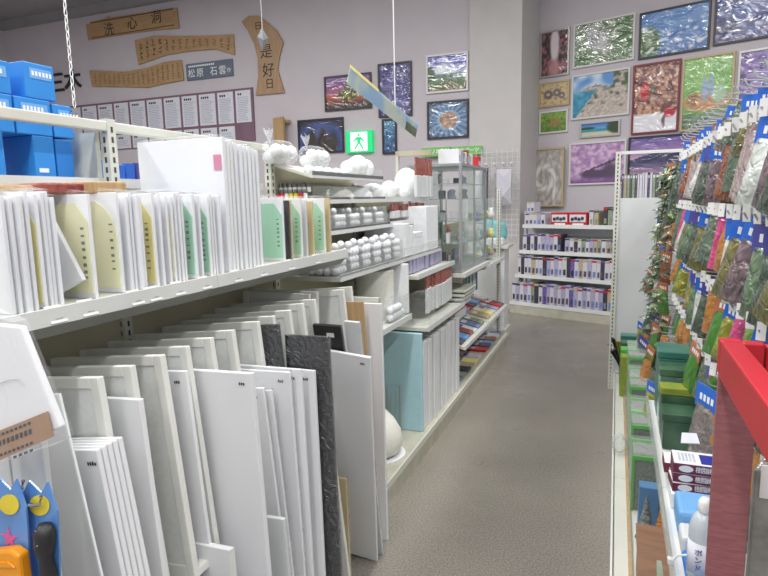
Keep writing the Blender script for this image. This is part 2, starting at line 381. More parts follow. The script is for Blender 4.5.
    if kind == 'beach':
        if v > .55: c = mixc((120, 170, 214), (50, 110, 180), (v - .5) * 2)
        elif v > .3: c = (44, 150, 170)
        else: c = (206, 196, 170)
        return mixc(c, (48, 70, 44), (blob(u, v, .95, .6, .3, .6) + blob(u, v, .15, .62, .25, .12)) * 2)
    if kind == 'relief':
        a = math.atan2(v - .5, u - .45); d = math.hypot((u - .45), (v - .5) * 1.4)
        c = mixc((164, 158, 150), (196, 192, 186), n2 * 2 + .5); c = mixc(c, (222, 220, 216), blob(d, 0, .28, 0, .09, 1) + blob(u, v, .75, .3, .06, .3) * 1.5)
        return mixc(c, (120, 116, 112), .6 * math.sin(a * 6 + d * 30) - .2)
    if kind == 'cherry':
        c = mixc((170, 132, 180), (214, 186, 216), n2 * 2 + .5); c = mixc(c, (110, 78, 120), n3 * 2 - .5)
        c = mixc(c, (86, 70, 96), blob(u, v, .45, .22, .3, .14) * 2 + blob(u, v, .75, .28, .2, .3) * 1.2)
        c = mixc(c, (120, 80, 140), (.2 - v) * 5)
        if .25 < u < .95 and abs(v - .30 - .5 * (u - .3)) < .025: c = (74, 56, 84)
        return c
    if kind == 'fuji':
        c = mixc((198, 160, 190), (104, 84, 160), (v - .4) * 1.8); c = mixc(c, (226, 190, 196), blob(u, v, .5, .42, .6, .12))
        pk = .68 - abs(u - .52) * .55 - (0 if abs(u - .52) > .06 else -.0)
        if .3 < v < min(pk, .62): c = (66, 64, 102)
        if v <= .3: c = mixc((84, 78, 124), (190, 150, 170), (.3 - v) * 3)
        return c
    return (200, 200, 200)
def framed(kind, u, z, wd, ht, mx, frame, label, name='framed_picture', nx=36, ny=28, fw=0.022, depth=0.03, group='framed pictures on the walls', glossy=True):
    k_ = KB if mx is MBm else 1; u *= k_; wd *= k_; ht *= k_; z = 1.5 + (z - 1.5) * k_  # right-wall pictures enlarged about the camera, same image positions on the deeper wall
    o = mx @ Vector((u, -depth / 2, z - ht / 2))
    t = thing(name, o, label, 'picture', group)
    x0, x1, z0, z1 = u - wd / 2, u + wd / 2, z - ht / 2, z + ht / 2
    f = MB(mx)
    f.box(x0, x1, -depth, 0, z1 - fw, z1); f.box(x0, x1, -depth, 0, z0, z0 + fw); f.box(x0, x0 + fw, -depth, 0, z0 + fw, z1 - fw); f.box(x1 - fw, x1, -depth, 0, z0 + fw, z1 - fw)
    f.build('frame', frame, t)
    vs_ = []; fs = []; cs = []
    for j in range(ny + 1):
        for i in range(nx + 1):
            a, b = i / nx, j / ny
            vs_.append(mx @ Vector((x0 + fw + a * (wd - 2 * fw), -depth * 0.55, z0 + fw + b * (ht - 2 * fw))))
            c = art(kind, a, b); cs += [s2l(max(0, min(255, q))) for q in c] + [1]
    for j in range(ny):
        for i in range(nx):
            k = j * (nx + 1) + i; fs.append((k, k + 1, k + nx + 2, k + nx + 1))
    me = bpy.data.meshes.new('m'); me.from_pydata([tuple(v) for v in vs_], [], fs)
    ca = me.color_attributes.new('Col', 'FLOAT_COLOR', 'POINT'); ca.data.foreach_set('color', cs)
    link(me, 'printed_picture', 'print' if glossy else 'print_m', t)
    return t
VIEW_SCALE = Matrix.Translation((0, 0, 1.5)) @ Matrix.Diagonal((KA, 1, KA, 1)) @ Matrix.Translation((0, 0, -1.5))
for a in (('foil', -2.698, 2.895, .459, .669, 'fr_black', 'tall violet foil picture in black frame behind the hanging green board'),
          ('mountain', -2.010, 3.037, .536, .461, 'fr_white', 'white-framed mountain landscape, uppermost picture left of the pillar'),
          ('swan', -2.003, 2.478, .533, .462, 'fr_black', 'black-framed blue radial picture with brown centre, under the mountain landscape'),
          ('narrow', -2.785, 2.315, .20, .446, 'fr_black', 'narrow blue picture in black frame below the violet foil picture'),
          ('tower', -3.363, 2.919, .684, .449, 'fr_black', 'black-framed sunset picture of a lit tower on an island'),
          ('cathedral', -3.787, 2.379, .696, .459, 'fr_black', 'dark blue arched building picture in black frame behind foam balls')):
    framed(a[0], a[1], a[2], a[3], a[4], MA, a[5], a[6])
VIEW_SCALE = None
for a in (('lane', .206, 3.317, .398, .572, 'fr_silver', 'pink flowery lane picture in silver frame, top left on right wall'),
          ('village', .829, 3.349, .746, .528, 'fr_white', 'white-framed green village picture in top row on right wall'),
          ('sea', 1.624, 3.327, .750, .518, 'fr_black', 'dark-framed glossy blue seascape in top row on right wall'),
          ('harbour', 2.417, 3.346, .769, .518, 'fr_black', 'dark-framed glossy navy picture at top right of the wall'),
          ('bears', .212, 2.813, .413, .311, 'fr_gold', 'small gold-framed picture of round grey toys by the wall corner'),
          ('coast', .808, 2.731, .717, .547, 'fr_white', 'white-framed coastal hillside town picture with turquoise sea'),
          ('collage', 1.461, 2.611, .522, .801, 'fr_red', 'dark red framed collage picture with white strip and red disc'),
          ('picnic', 2.001, 2.601, .519, .800, 'fr_gold', 'pale-framed green garden picture with baskets beside the red frame'),
          ('violet', 2.572, 2.611, .557, .754, 'fr_silver', 'silver-framed violet picture at right edge above the hanging bags'),
          ('forest', .210, 2.462, .392, .286, 'fr_white', 'small white-framed green forest picture below the toy picture'),
          ('beach', .819, 2.317, .501, .192, 'fr_silver', 'small wide tropical beach picture below the coastal town'),
          ('cherry', .796, 1.901, .716, .530, 'fr_white', 'white-framed pink cherry blossom picture above the far shelves'),
          ('fuji', 1.588, 1.952, .821, .461, 'fr_black', 'black-framed violet mountain and lake picture behind the slotted post')):
    framed(a[0], a[1], a[2], a[3], a[4], MBm, a[5], a[6], glossy=a[0] not in ('coast', 'bears', 'forest', 'beach', 'cherry'))
framed('relief', .157, 1.76, .508, .80, Matrix.Translation(PB - NB * 0.06) @ Matrix.Rotation(-AB, 4, 'Z'), 'fr_gold', 'large beige relief picture in gold frame standing behind the far shelf', glossy=False)

# ------------------------------------------------------------------ wooden signs and notices on the back wall
def rs(mb, x, z, w, hh, y):   # a few brush strokes inside a cell
    for k in range(4):
        a = random.uniform(-0.35, 0.35); cx = x + random.uniform(-.28, .28) * w; cz = z + random.uniform(-.35, .35) * hh
        L = random.uniform(.3, .8) * (w if k % 2 else hh) / 2; t = min(w, hh) * .07
        dx, dz = (math.cos(a), math.sin(a)) if k % 2 else (math.sin(a), math.cos(a))
        px, pz = -dz * t, dx * t
        mb.add([(cx - dx * L - px, y, cz - dz * L - pz), (cx + dx * L - px, y, cz + dz * L - pz), (cx + dx * L + px, y, cz + dz * L + pz), (cx - dx * L + px, y, cz - dz * L + pz)], [(0, 1, 2, 3)])
def plank(name, poly, m, label, th=.03):
    cx = sum(p[0] for p in poly) / len(poly); mz = min(p[1] for p in poly)
    t = thing(name, (cx, YA - .02, mz), label, 'sign', 'wooden signs on the back wall')
    b = MB(); b.prism(poly, lambda x, z: (x, YA - th - .005, z), lambda x, z: (x, YA - .002, z)); b.build('board', m, t, bev=.006)
    return t
VIEW_SCALE = Matrix.Translation((0, 0, 1.5)) @ Matrix.Diagonal((KA, 1, KA, 1)) @ Matrix.Translation((0, 0, -1.5))
s1 = [(-7.801, 4.30), (-7.371, 4.349), (-7.34, 4.37), (-7.3, 4.345), (-6.04, 4.313), (-6.024, 4.04), (-6.607, 4.068), (-7.132, 4.074), (-7.784, 4.073)]
t = plank('wooden_sign', s1, 'signwood', 'long wooden sign with three brush characters, topmost on the back wall')
for q, ch in enumerate('洗心洞'): text(ch, .2, 'ink', 'brush_character', t, XZ(-7.34 + q * .46, YA - .037, 4.17 + q * .03))
ed = MB()
for zz0, zz1 in ((4.305, 4.345), (4.078, 4.10)): ed.box(-7.7, -6.1, YA - .0375, YA - .035, zz0 if zz0 > 4.2 else 4.085, (zz0 + .02) if zz0 > 4.2 else 4.10)
ed.build('bark_edge', mat('bark', rgb(120, 84, 50), None, rough=.8), t)
s2 = [(-6.865, 3.963), (-6.487, 3.99), (-5.993, 3.927), (-5.557, 3.883), (-5.096, 3.848), (-5.097, 3.572), (-5.416, 3.683), (-5.891, 3.703), (-6.305, 3.692), (-6.829, 3.609)]
s3 = [(-7.818, 3.622), (-7.103, 3.534), (-6.66, 3.55), (-6.356, 3.601), (-6.023, 3.6), (-6.007, 3.311), (-6.343, 3.293), (-6.69, 3.264), (-7.128, 3.312), (-7.792, 3.376)]
for pl, lab, nr in ((s2, 'wavy wooden sign with bold brush writing, below the topmost sign', 14), (s3, 'wavy wooden sign with fine columns of writing, lower left', 18)):
    t = plank('wooden_sign', pl, 'signwood', lab)
    mb = MB(); xs = [p_[0] for p_ in pl]; x0, x1 = min(xs) + .12, max(xs) - .08
    half = len(pl) // 2; top = pl[:half]; bot = pl[half:][::-1]
    def itp(P, x):
        for (a, b) in zip(P, P[1:]):
            if a[0] <= x <= b[0]: return a[1] + (b[1] - a[1]) * (x - a[0]) / (b[0] - a[0])
        return P[-1][1]
    for k in range(nr):
        x = x0 + (x1 - x0) * k / (nr - 1); zt, zb = itp(top, x) - .04, itp(bot, x) + .04
        n_ = 4 if nr == 14 else 7
        for j in range(n_): rs(mb, x, zt + (zb - zt) * (j + .5) / n_, .07 if nr == 14 else .045, (zt - zb) / n_ * .9, YA - .037)
    mb.build('brush_lettering', 'ink', t)['kind'] = 'stuff'
s4 = [(-4.948, 3.998), (-4.824, 4.058), (-4.671, 4.038), (-4.538, 3.936), (-4.394, 3.817), (-4.299, 3.649), (-4.372, 3.465), (-4.408, 3.309), (-4.315, 2.99), (-4.779, 2.993), (-4.72, 3.246), (-4.718, 3.5), (-4.763, 3.689), (-4.864, 3.884)]
t = plank('wooden_sign', s4, 'signwood_v', 'upright curved wooden sign with a column of brush characters')
for ch, (x, z, sz) in zip('日々是好日', ((-4.68, 3.9, .12), (-4.62, 3.77, .11), (-4.57, 3.55, .2), (-4.55, 3.3, .2), (-4.54, 3.12, .15))):
    text(ch, sz, 'ink', 'brush_character', t, XZ(x, YA - .037, z))
t = thing('name_sign', (-5.544, YA - .02, 3.296), 'slate grey sign with white characters beside the wavy wooden signs', 'sign')
MB().box(-5.947, -5.141, YA - .03, YA - .002, 3.296, 3.526).build('board', 'sign_grey', t, bev=.003)
for q, ch in enumerate('松原石雲'): text(ch, .13, 'ink_w', 'lettering', t, XZ(-5.85 + q * .15 + (.09 if q > 1 else 0), YA - .033, 3.38))
text('作', .07, 'ink_w', 'lettering', t, XZ(-5.2, YA - .033, 3.37))
mb = MB()
for k in range(14): mb.box(-5.9 + k * .033, -5.878 + k * .033, YA - .034, YA - .031, 3.473, 3.498)
mb.build('small_lettering', 'ink_w', t)
t = thing('wall_characters', (-8.35, YA - .02, 3.34), 'two black raised characters on the wall behind the blue cartons', 'sign')
text('三', .36, 'ink', 'character', t, XZ(-8.56, YA - .02, 3.48), .018, 1, .004)
text('木', .36, 'ink', 'character', t, XZ(-8.2, YA - .02, 3.49), .018, 1, .004)
# notice board
t = thing('notice_board', (-6.5, YA - .02, 2.38), 'long maroon notice board holding two rows of white printed sheets', 'notice board')
MB().box(-8.42, -4.83, YA - .025, YA - .002, 2.38, 3.11).build('backing_board', 'maroon', t)
sx = [-8.39, -8.067, -7.729, -7.399, -7.078, -6.745, -6.42, -6.085, -5.776, -5.449, -5.139, -4.846]
for row, (z0, z1) in enumerate(((2.64, 3.08), (2.39, 2.60))):
    for i in range(11):
        if row and i > 9: continue
        sh = MB().box(sx[i] + .02, sx[i + 1] - .02, YA - .03, YA - .0255, z0, z1).build('notice_sheet', 'paper', t)
        mb = MB(); nn = int((z1 - z0 - .1) / .024)
        for k in range(nn): mb.box(sx[i] + .05, sx[i + 1] - .05 - random.uniform(0, .06), YA - .0312, YA - .0301, z1 - .1 - k * .024, z1 - .088 - k * .024)
        mb.build('printed_lines', 'paper_t', sh)
        mb = MB()
        for k in range(random.randint(2, 4)): mb.box(sx[i] + .06 + k * .036, sx[i] + .085 + k * .036, YA - .0312, YA - .0301, z1 - .065, z1 - .035)
        mb.build('heading', 'ink', sh)
# exit sign
t = thing('exit_sign', (-3.2, YA - .05, 2.13), 'lit green and white emergency exit sign on the back wall', 'sign')
MB().box(-3.39, -3.01, YA - .07, YA, 2.13, 2.41).build('housing', 'exit_g', t, bev=.006)
MB().box(-3.32, -3.08, YA - .074, YA - .0705, 2.15, 2.39).build('lit_panel', 'exit_w', t)
mb = MB(); mb.box(-3.215, -3.185, YA - .078, YA - .0745, 2.34, 2.37)
for q in ([(-3.23, 2.33), (-3.17, 2.33), (-3.18, 2.25), (-3.22, 2.25)], [(-3.22, 2.25), (-3.19, 2.25), (-3.25, 2.17), (-3.27, 2.18)], [(-3.2, 2.25), (-3.17, 2.25), (-3.13, 2.18), (-3.15, 2.17)], [(-3.17, 2.33), (-3.12, 2.28), (-3.13, 2.265), (-3.18, 2.3)], [(-3.23, 2.33), (-3.28, 2.28), (-3.27, 2.27), (-3.22, 2.3)]):
    mb.prism(q, lambda x, z: (x, YA - .078, z), lambda x, z: (x, YA - .0745, z))
mb.build('running_figure', 'exit_g', t)
# green hanging section signs
for x0, x1, z0, z1, tx, lab in ((-2.33, -1.965, 2.03, 2.14, 'アクリル素材', 'left green section sign with white characters above the glass case'), (-1.93, -1.56, 2.027, 2.135, '木のパーツ', 'right green section sign partly hidden by boxes on the glass case')):
    t = thing('section_sign', ((x0 + x1) / 2, YA - .08, z0), lab, 'sign', 'green section signs')
    MB().box(x0, x1, YA - .09, YA - .08, z0, z1).build('board', 'sign_green', t)
    text(tx, .062, 'ink_w', 'lettering', t, XZ((x0 + x1) / 2, YA - .092, (z0 + z1) / 2), .001, 1, .002)
    MB().box(x0, x1, YA - .08, YA, z1 - .02, z1).build('bracket', 'metal', t)
t = tag(MB().box(-4.45, -4.26, YA - .18, YA - .14, 2.2, 2.65).build('wooden_board', 'wood', None, bev=.004), 'brown wooden board standing behind the bags of foam balls', 'board')
t.rotation_euler.z = R(-14)
MB().box(-4.44, -4.27, YA - .14, YA, 2.58, 2.62).build('wooden_bracket', 'wood', t)

# wire grid with hanging clear packets beside the pillar
t = thing('wire_grid', (-1.33, YA - .13, 1.0), 'white wire grid panel with packets by the pillar', 'rack')
mb = MB()
for k in range(9): mb.tube([(-1.62 + k * .0625, YA - .12, 1.0), (-1.62 + k * .0625, YA - .12, 2.08)], .004, 4)
for k in range(17): mb.tube([(-1.64, YA - .125, 1.04 + k * .0625), (-1.1, YA - .125, 1.04 + k * .0625)], .004, 4)
mb.build('wire_mesh', 'plastic_w', t)
for k in range(5):
    MB().tube([(-1.56 + k * .1, YA - .125, 1.86), (-1.56 + k * .1, YA - .32, 1.87), (-1.56 + k * .1, YA - .34, 1.89)], .004, 5).build('hook', 'chrome', t)
    MB().ball((-1.56 + k * .1, YA - .34, 1.895), .017, 8, 5).build('hook_cap', 'plastic_w', t)
for k, (x, zt, zb, m_, lab) in enumerate(((-1.56, 1.84, 1.42, 'white', 'long white sleeve packet hanging at left of the wire grid'), (-1.47, 1.85, 1.3, 'dull', 'dark slim packet hanging on the wire grid'), (-1.38, 1.84, 1.2, 'film', 'clear slim packet hanging on the wire grid'),
                                       (-1.25, 1.83, 1.42, 'carton', 'wide pale grey packet hanging at right of the wire grid'), (-1.36, 1.5, 1.12, 'film', 'clear packet hanging low below the wide grey one'))):
    wd = .17 if k == 3 else .07
    mb = MB()
    mb.add([(x - wd / 2, YA - .30, zt), (x + wd / 2, YA - .30, zt), (x + wd / 2, YA - .34, (zt + zb) / 2), (x - wd / 2, YA - .34, (zt + zb) / 2), (x - wd / 2, YA - .30, zb), (x + wd / 2, YA - .30, zb), (x, YA - .36, zt - .1), (x, YA - .37, zb + .1), (x, YA - .28, (zt + zb) / 2)],
           [(0, 1, 6), (0, 6, 3), (1, 2, 6), (6, 2, 7), (3, 6, 7), (3, 7, 4), (2, 5, 7), (4, 7, 5), (0, 8, 1), (0, 3, 8), (3, 4, 8), (4, 5, 8), (5, 2, 8), (2, 1, 8)])
    o = mb.build('hanging_packet', m_); tag(o, lab, 'packet', 'packets on the wire grid')

VIEW_SCALE = None
# chains from the ceiling
def chain(x, y, z0, z1, label, m_='plastic_w', pitch=.05, r=.004, w_=.012):
    mb = MB(); n = int((z1 - z0) / pitch)
    for k in range(n):
        z = z0 + (k + .5) * pitch; pts = []
        for a in range(9):
            t_ = 2 * math.pi * a / 8; dx = w_ * math.cos(t_); dz = pitch * .62 * math.sin(t_)
            pts.append((x + (dx if k % 2 else 0), y + (0 if k % 2 else dx), z + dz))
        mb.tube(pts, r, 4)
    return tag(mb.build('chain', m_), label, 'chain')
chain(-3.56, 3.2, 2.19, ZC, 'white plastic chain hanging at upper left from the ceiling', pitch=.05, r=.0042, w_=.011)
t = thing('shiny_pendant', (-1.88, 3.0, 2.36), 'clear shiny diamond pendant hanging before the upright wooden sign', 'pendant')
MB().tube([(-1.88, 3, 2.46), (-1.88, 3, ZC)], .0015, 4).build('cord', 'plastic_w', t)
mb = MB(); mb.add([(-1.88, 3, 2.47), (-1.91, 2.99, 2.42), (-1.85, 3.01, 2.41), (-1.87, 2.985, 2.4), (-1.89, 3.015, 2.41), (-1.885, 3, 2.34)], [(0, 1, 3), (0, 3, 2), (0, 2, 4), (0, 4, 1), (5, 3, 1), (5, 2, 3), (5, 4, 2), (5, 1, 4)])
mb.build('prism', 'chrome', t)
# hanging sign board
t = thing('hanging_board', (-1.36, 3.6, 2.0), 'green and pale blue board hanging on a chain, seen almost edge-on', 'sign')
A_, B_ = Vector((-1.349, 3.0, 2.20)), Vector((-1.362, 4.2, 2.025))
sd = Vector((.13, 0, -.07))
def hb(a, b, s0, s1, th=.012):
    p, q = A_.lerp(B_, a), A_.lerp(B_, b); mb = MB(); up = Vector((0, .0, th))
    return mb.add([p + sd * s0, q + sd * s0, q + sd * s1, p + sd * s1, p + sd * s0 + up, q + sd * s0 + up, q + sd * s1 + up, p + sd * s1 + up],
                  [(0, 3, 2, 1), (4, 5, 6, 7), (0, 1, 5, 4), (1, 2, 6, 5), (2, 3, 7, 6), (3, 0, 4, 7)])
sd = Vector((-.02, .0, -.08))
hb(0, 1, 0, 1).build('board', mat('pale_green_board', rgb(196, 208, 196), rgb(150, 184, 214), 2.2, .4, fac=(.45, .55)), t)
hb(.0, .35, -.05, .03, .014).build('yellow_strip', 'yellow_card', t)
hb(.8, 1, .3, 1.01, .013).build('green_print', 'ygreen', t)
MB().tube([(-1.39, 3.8, 2.03), (-1.39, 3.8, ZC)], .004, 5).build('cord', 'plastic_w', t)

# ------------------------------------------------------------------ left gondola
XC = -1.45
def slotted_post(x, y, z0, z1, parent, face='x', w_=.032):
    o = MB().box(x - w_ / 2, x + w_ / 2, y - w_ / 2, y + w_ / 2, z0, z1).build('slotted_post', 'metal', parent)
    mb = MB(); n = int((z1 - z0) / .03)
    for k in range(n):
        z = z0 + .01 + k * .03
        if face == 'x': mb.box(x + w_ / 2 + .0002, x + w_ / 2 + .001, y - .004, y + .004, z, z + .017)
        mb.box(x - .004, x + .004, y - w_ / 2 - .001, y - w_ / 2 - .0002, z, z + .017)
    mb.build('slot', 'slot', o); return o
def shelf(parent, x0, x1, y0, y1, z, th=.03, lip=.035, name='shelf', m='metal', slope=0, lip_m=None):
    mb = MB(); mb.add([(x0, y0, z - th + slope), (x1, y0, z - th), (x1, y1, z - th), (x0, y1, z - th + slope), (x0, y0, z + slope), (x1, y0, z), (x1, y1, z), (x0, y1, z + slope)],
                      [(0, 3, 2, 1), (4, 5, 6, 7), (0, 1, 5, 4), (1, 2, 6, 5), (2, 3, 7, 6), (3, 0, 4, 7)])
    s = mb.build(name, m, parent)
    MB().box(x1, x1 + .008, y0, y1, z - th, z - th + lip).build('price_rail', lip_m or 'metal_w', s)
    if th >= .03: MB().add([(x1, y0, z - th), (x1 - .03, y0, z - th - .03), (x1 - .03, y1, z - th - .03), (x1, y1, z - th), (x1 - .003, y0, z - th), (x1 - .033, y0, z - th - .03), (x1 - .033, y1, z - th - .03), (x1 - .003, y1, z - th)], [(0, 3, 2, 1), (4, 5, 6, 7), (0, 1, 5, 4), (2, 3, 7, 6)]).build('shaded_lower_lip', 'lip', s)  # slanted lip below the front edge, its shade painted in as grey
    return s
BAYL = ['nearest the camera on the left', 'second from the camera on the left', 'with foam balls and clear bins', 'with foam boxes and the stacked foam boards', 'under the glass display case', 'last before the far end, with magazines']
bays = []
for k, (y0, y1) in enumerate(((.5, 1.4), (1.4, 2.3), (2.3, 3.2), (3.2, 4.1), (4.1, 5.03), (5.03, 5.95))):
    t = thing('shelving_unit', (XC, (y0 + y1) / 2, 0), 'pale metal shelving unit ' + BAYL[k], 'shelf unit', 'shelving units of the left row')
    bays.append(t)
    zt = 1.76 if k < 2 else (1.7 if k == 2 else 1.6 if k == 3 else 1.45 if k < 5 else 1.3)
    slotted_post(XC, y0 + .016, 0, zt, t)
    if k == 5: slotted_post(XC, y1, 0, zt, t)
    if k < 2:
        MB().box(XC - .012, XC + .016, y0 + .03, y1, 1.722, 1.752).build('top_rail', 'metal', t, bev=.004)
        MB().box(XC - .01, XC, y0 + .03, y1, .1, 1.27).build('back_panel', 'backpanel', t)
        s = shelf(t, XC + .02, -1.075, y0, y1 - .002, 1.29, .03, .036)
        for yy in (y0 + .02, y1 - .03):
            mb = MB(); mb.prism([(XC + .02, 1.262), (-1.10, 1.262), (-1.10, 1.25), (XC + .02, 1.17)], lambda x, z, yy=yy: (x, yy, z), lambda x, z, yy=yy: (x, yy + .006, z)); mb.build('bracket', 'metal', t)
        shelf(t, -1.85, XC - .03, y0, y1 - .002, 1.583, .028, .03, 'rear_shelf')
        mb = MB(); mb.prism([(XC - .02, 1.55), (-1.8, 1.55), (-1.8, 1.53), (XC - .02, 1.44)], lambda x, z: (x, y1 - .03, z), lambda x, z: (x, y1 - .024, z)); mb.build('rear_bracket', 'metal', t)
    else:
        MB().box(XC - .01, XC, y0 + .03, y1, .1, zt - .03).build('back_panel', 'backpanel', t)
        MB().box(XC, -1.0, y0, y1 - .003, .105, .13).build('base_deck', 'deck', t, bev=.004)
        MB().box(-1.012, -1.0, y0, y1 - .003, .0, .105).build('kick_plate', 'deck', t)
        MB().box(-1.0, -.992, y0, y1 - .003, .10, .135).build('base_lip', 'metal', t)
MB().box(XC - .15, XC - .02, 1.385, 1.40, 1.42, 1.72).build('side_plate', 'metal', bays[0])
# near end upright in front of the shelf
mb = MB().box(-1.10, -1.065, .70, .735, 1.24, 1.58).build('front_upright', 'metal_w', bays[0])
# divider at Y 2.3
t = thing('divider_board', (-1.18, 2.29, 0), 'thin pale divider board between the leaning canvases and the foam shelves', 'board')
MB().box(XC + .02, -.925, 2.282, 2.298, 0, 1.09).build('panel', 'metal', t)
MB().box(-.95, -.926, 2.262, 2.280, .12, .62).build('wooden_strip', 'wood', t)
MB().box(-.926, -.922, 2.28, 2.30, 0, 1.09).build('edge_strip', 'deck', t)

# blue cartons on the rear shelf
bx = -1.52
for (y0, y1, z0, z1, lab, st) in ((1.0, 1.13, 1.584, 1.70, 'large blue carton on the rear shelf, cut by the left edge', 1), (1.215, 1.283, 1.584, 1.70, 'large blue carton with white sticker on the rear shelf', 1), (1.286, 1.346, 1.584, 1.695, 'darker blue carton at right end of the rear shelf', 0),
                                (1.06, 1.168, 1.7005, 1.80, 'blue carton of the middle layer at the left edge', 1), (1.172, 1.284, 1.7005, 1.80, 'blue carton of the middle layer with long white label', 1), (1.288, 1.355, 1.7005, 1.794, 'blue carton of the middle layer, rightmost', 1),
                                (1.06, 1.17, 1.8005, 1.885, 'blue carton of the top layer at the left edge', 1), (1.209, 1.306, 1.8005, 1.897, 'blue carton of the top layer with white label', 1)):
    t = thing('blue_carton', (bx - .1, (y0 + y1) / 2, z0), lab, 'box', 'blue cartons on the rear shelf')
    MB().box(bx - .22, bx, y0 + .001, y1 - .001, z0, z1).build('carton', 'blue_box' if 'darker' not in lab else 'blue_box2', t, bev=.003)
    if st:
        big = z1 < 1.71
        if big: MB().box(bx + .0003, bx + .001, y0 + .012, y0 + .042, z0 + .014, z0 + .026).build('label', 'ink_w', t)
        else:
            lb = MB().box(bx + .0003, bx + .001, y0 + .018, y1 - .012, z1 - .042, z1 - .014).build('label', 'lblue', t)
            mb = MB()
            for q in range(6): mb.box(bx + .0011, bx + .0014, y0 + .024 + q * .011, y0 + .031 + q * .011, z1 - .034, z1 - .022)
            mb.build('lettering', 'ink_w', lb)
# rust coloured packet behind the boards
for k in range(3):
    o = MB().box(-1.43, -1.16, .82 + k * .13, .92 + k * .13, 1.53, 1.548 + .006 * k).build('brown_packet', 'wood' if k != 1 else 'red_d', None, bev=.005)
    tag(o, ['brown flat packet lying behind the white sleeves, leftmost', 'rust red flat packet lying behind the white sleeves', 'brown flat packet lying behind the sleeves, rightmost'][k], 'packet', 'flat packets behind the sleeves')
# second row beyond the first, seen through its open top
t = thing('far_gondola', (-3.05, 2.9, 0), 'second shelf row seen through the open top of the first, with blue headed packets', 'shelf unit')
MB().box(-3.3, -3.28, 1.6, 4.2, 0, 1.78).build('back_panel', 'white2', t)
for z in (1.35, 1.52, 1.66): MB().box(-3.28, -2.9, 1.6, 4.2, z - .02, z).build('shelf', 'metal', t)
MB().box(-3.3, -2.9, 1.6, 4.2, 0, .15).build('base', 'metal', t)
n = 0
for k in range(22):
    y = 2.05 + k * .085
    o = MB().box(-2.96, -2.93, y, y + .07, 1.661, 1.661 + random.uniform(.09, .12)).build('blue_packet', 'hdr' if k % 3 else 'hdr_p'); n += 1
    tag(o, f'{"blue" if k % 3 else "violet"} small packet, {NUM[n]} from the near end of the rear row top shelf', 'packet', 'blue packets in the rear row')
    o = MB().box(-2.97, -2.91, y, y + .075, 1.521, 1.521 + random.uniform(.06, .1)).build('small_carton', ['yellow_card', 'carton_k', 'carton_t', 'silver_cap'][k % 4])
    tag(o, f'small {["yellow", "black", "tan", "grey"][k % 4]} carton, {NUM[n]} from the near end of the rear row middle shelf', 'box', 'cartons in the rear row')

# boards in clear sleeves standing on the upper left shelf
ZS = 1.291
def sleeve(y, x1, hgt, m='white_s', card=None, th=.008, idx=0, lab='', lean=0, wd=None, cardtop=.02, cw=.11, yaw=0, big=False, curved=False):
    wd = wd or (x1 - XC - .03)
    t = thing('sleeved_board', (x1 - wd / 2, y, ZS), lab, 'board', 'large sleeved boards on the upper shelf' if big else 'small sleeved boards on the upper shelf')
    x0 = x1 - wd
    MB().box(x0, x1, y, y + th, ZS, ZS + hgt).build('board', m, t, bev=.001)
    if card:
        cm = card; zt = ZS + hgt - cardtop; xa = x1 - .004; c = .03
        if curved: pl = [(xa, ZS + .012), (xa, zt - .08), (xa - .01, zt - .045), (xa - .03, zt - .018), (xa - .06, zt), (xa - cw, zt), (xa - cw, ZS + .012)]
        else: pl = [(xa, ZS + .012), (xa, zt - c * 1.4), (xa - c, zt), (xa - cw, zt), (xa - cw, ZS + .012)]
        mb = MB(); mb.prism(pl, lambda x, z: (x, y - .0022, z), lambda x, z: (x, y - .0004, z))
        c_ = mb.build('label_card', cm, t)
        mb = MB(); z = zt - c * 1.4 - .012
        while z > ZS + .05:
            mb.box(xa - .022, xa - .012, y - .0028, y - .0024, z - random.uniform(.003, .008), z); z -= random.uniform(.013, .02)
        mb.build('vertical_lettering', 'ink_g', c_)
    mb = MB(); mb.add([(x0, y - .004, ZS), (x1 + .003, y - .004, ZS), (x1 + .003, y - .004, ZS + hgt + .004), (x0, y - .004, ZS + hgt + .004), (x1 + .003, y + th + .002, ZS), (x1 + .003, y + th + .002, ZS + hgt + .004),
                       (x1 - .05, y + th / 2, ZS + hgt + .012), (x0, y + th + .002, ZS + hgt + .004)],
                      [(0, 1, 2, 3), (1, 4, 5, 2), (2, 5, 6), (3, 2, 6), (3, 6, 7), (6, 5, 7)])
    mb.build('clear_sleeve', 'film', t)
    t.rotation_euler = (lean, 0, yaw)
    return t
ys = [.80, .812, .824, .836, .849]
seq = [(y, None) for y in ys] + [(.868, 'yellow_card'), (.884, None), (.895, None), (.906, None), (1.0, 'cream_card'), (1.085, 'cream_card'), (1.112, None), (1.125, None), (1.138, None), (1.15, None), (1.19, 'yellow_card'),
      (1.212, None), (1.222, None), (1.243, None), (1.262, 'yellow_card'), (1.28, None), (1.293, None), (1.31, None), (1.345, 'green_card'), (1.36, None), (1.376, None), (1.412, 'green_card'), (1.43, None), (1.446, None), (1.462, None)]
cn = {None: 'plain white', 'yellow_card': 'yellow carded', 'cream_card': 'cream carded', 'green_card': 'green carded', 'pink_card': 'pink carded'}
cnt = {}
for i, (y, cd) in enumerate(seq):
    cnt[cd] = cnt.get(cd, 0) + 1
    sleeve(y, -1.10 + random.uniform(-.006, .006), .235 + random.uniform(-.006, .008), 'white_s', cd, idx=i, cw=.16 if cd == 'cream_card' else .10,
           lab=f'{cn[cd]} sleeved board, {NUM[cnt[cd]]} of its look from the near end of the small row', curved=(i == 10))
t = sleeve(.955, -1.10, .225, 'white2', None, lab='white sleeved board leaning askew between the two cream cards', th=.012, wd=.16)
t.rotation_euler = (0, R(-26), R(8)); t.location = (-1.17, .955, ZS + .012)
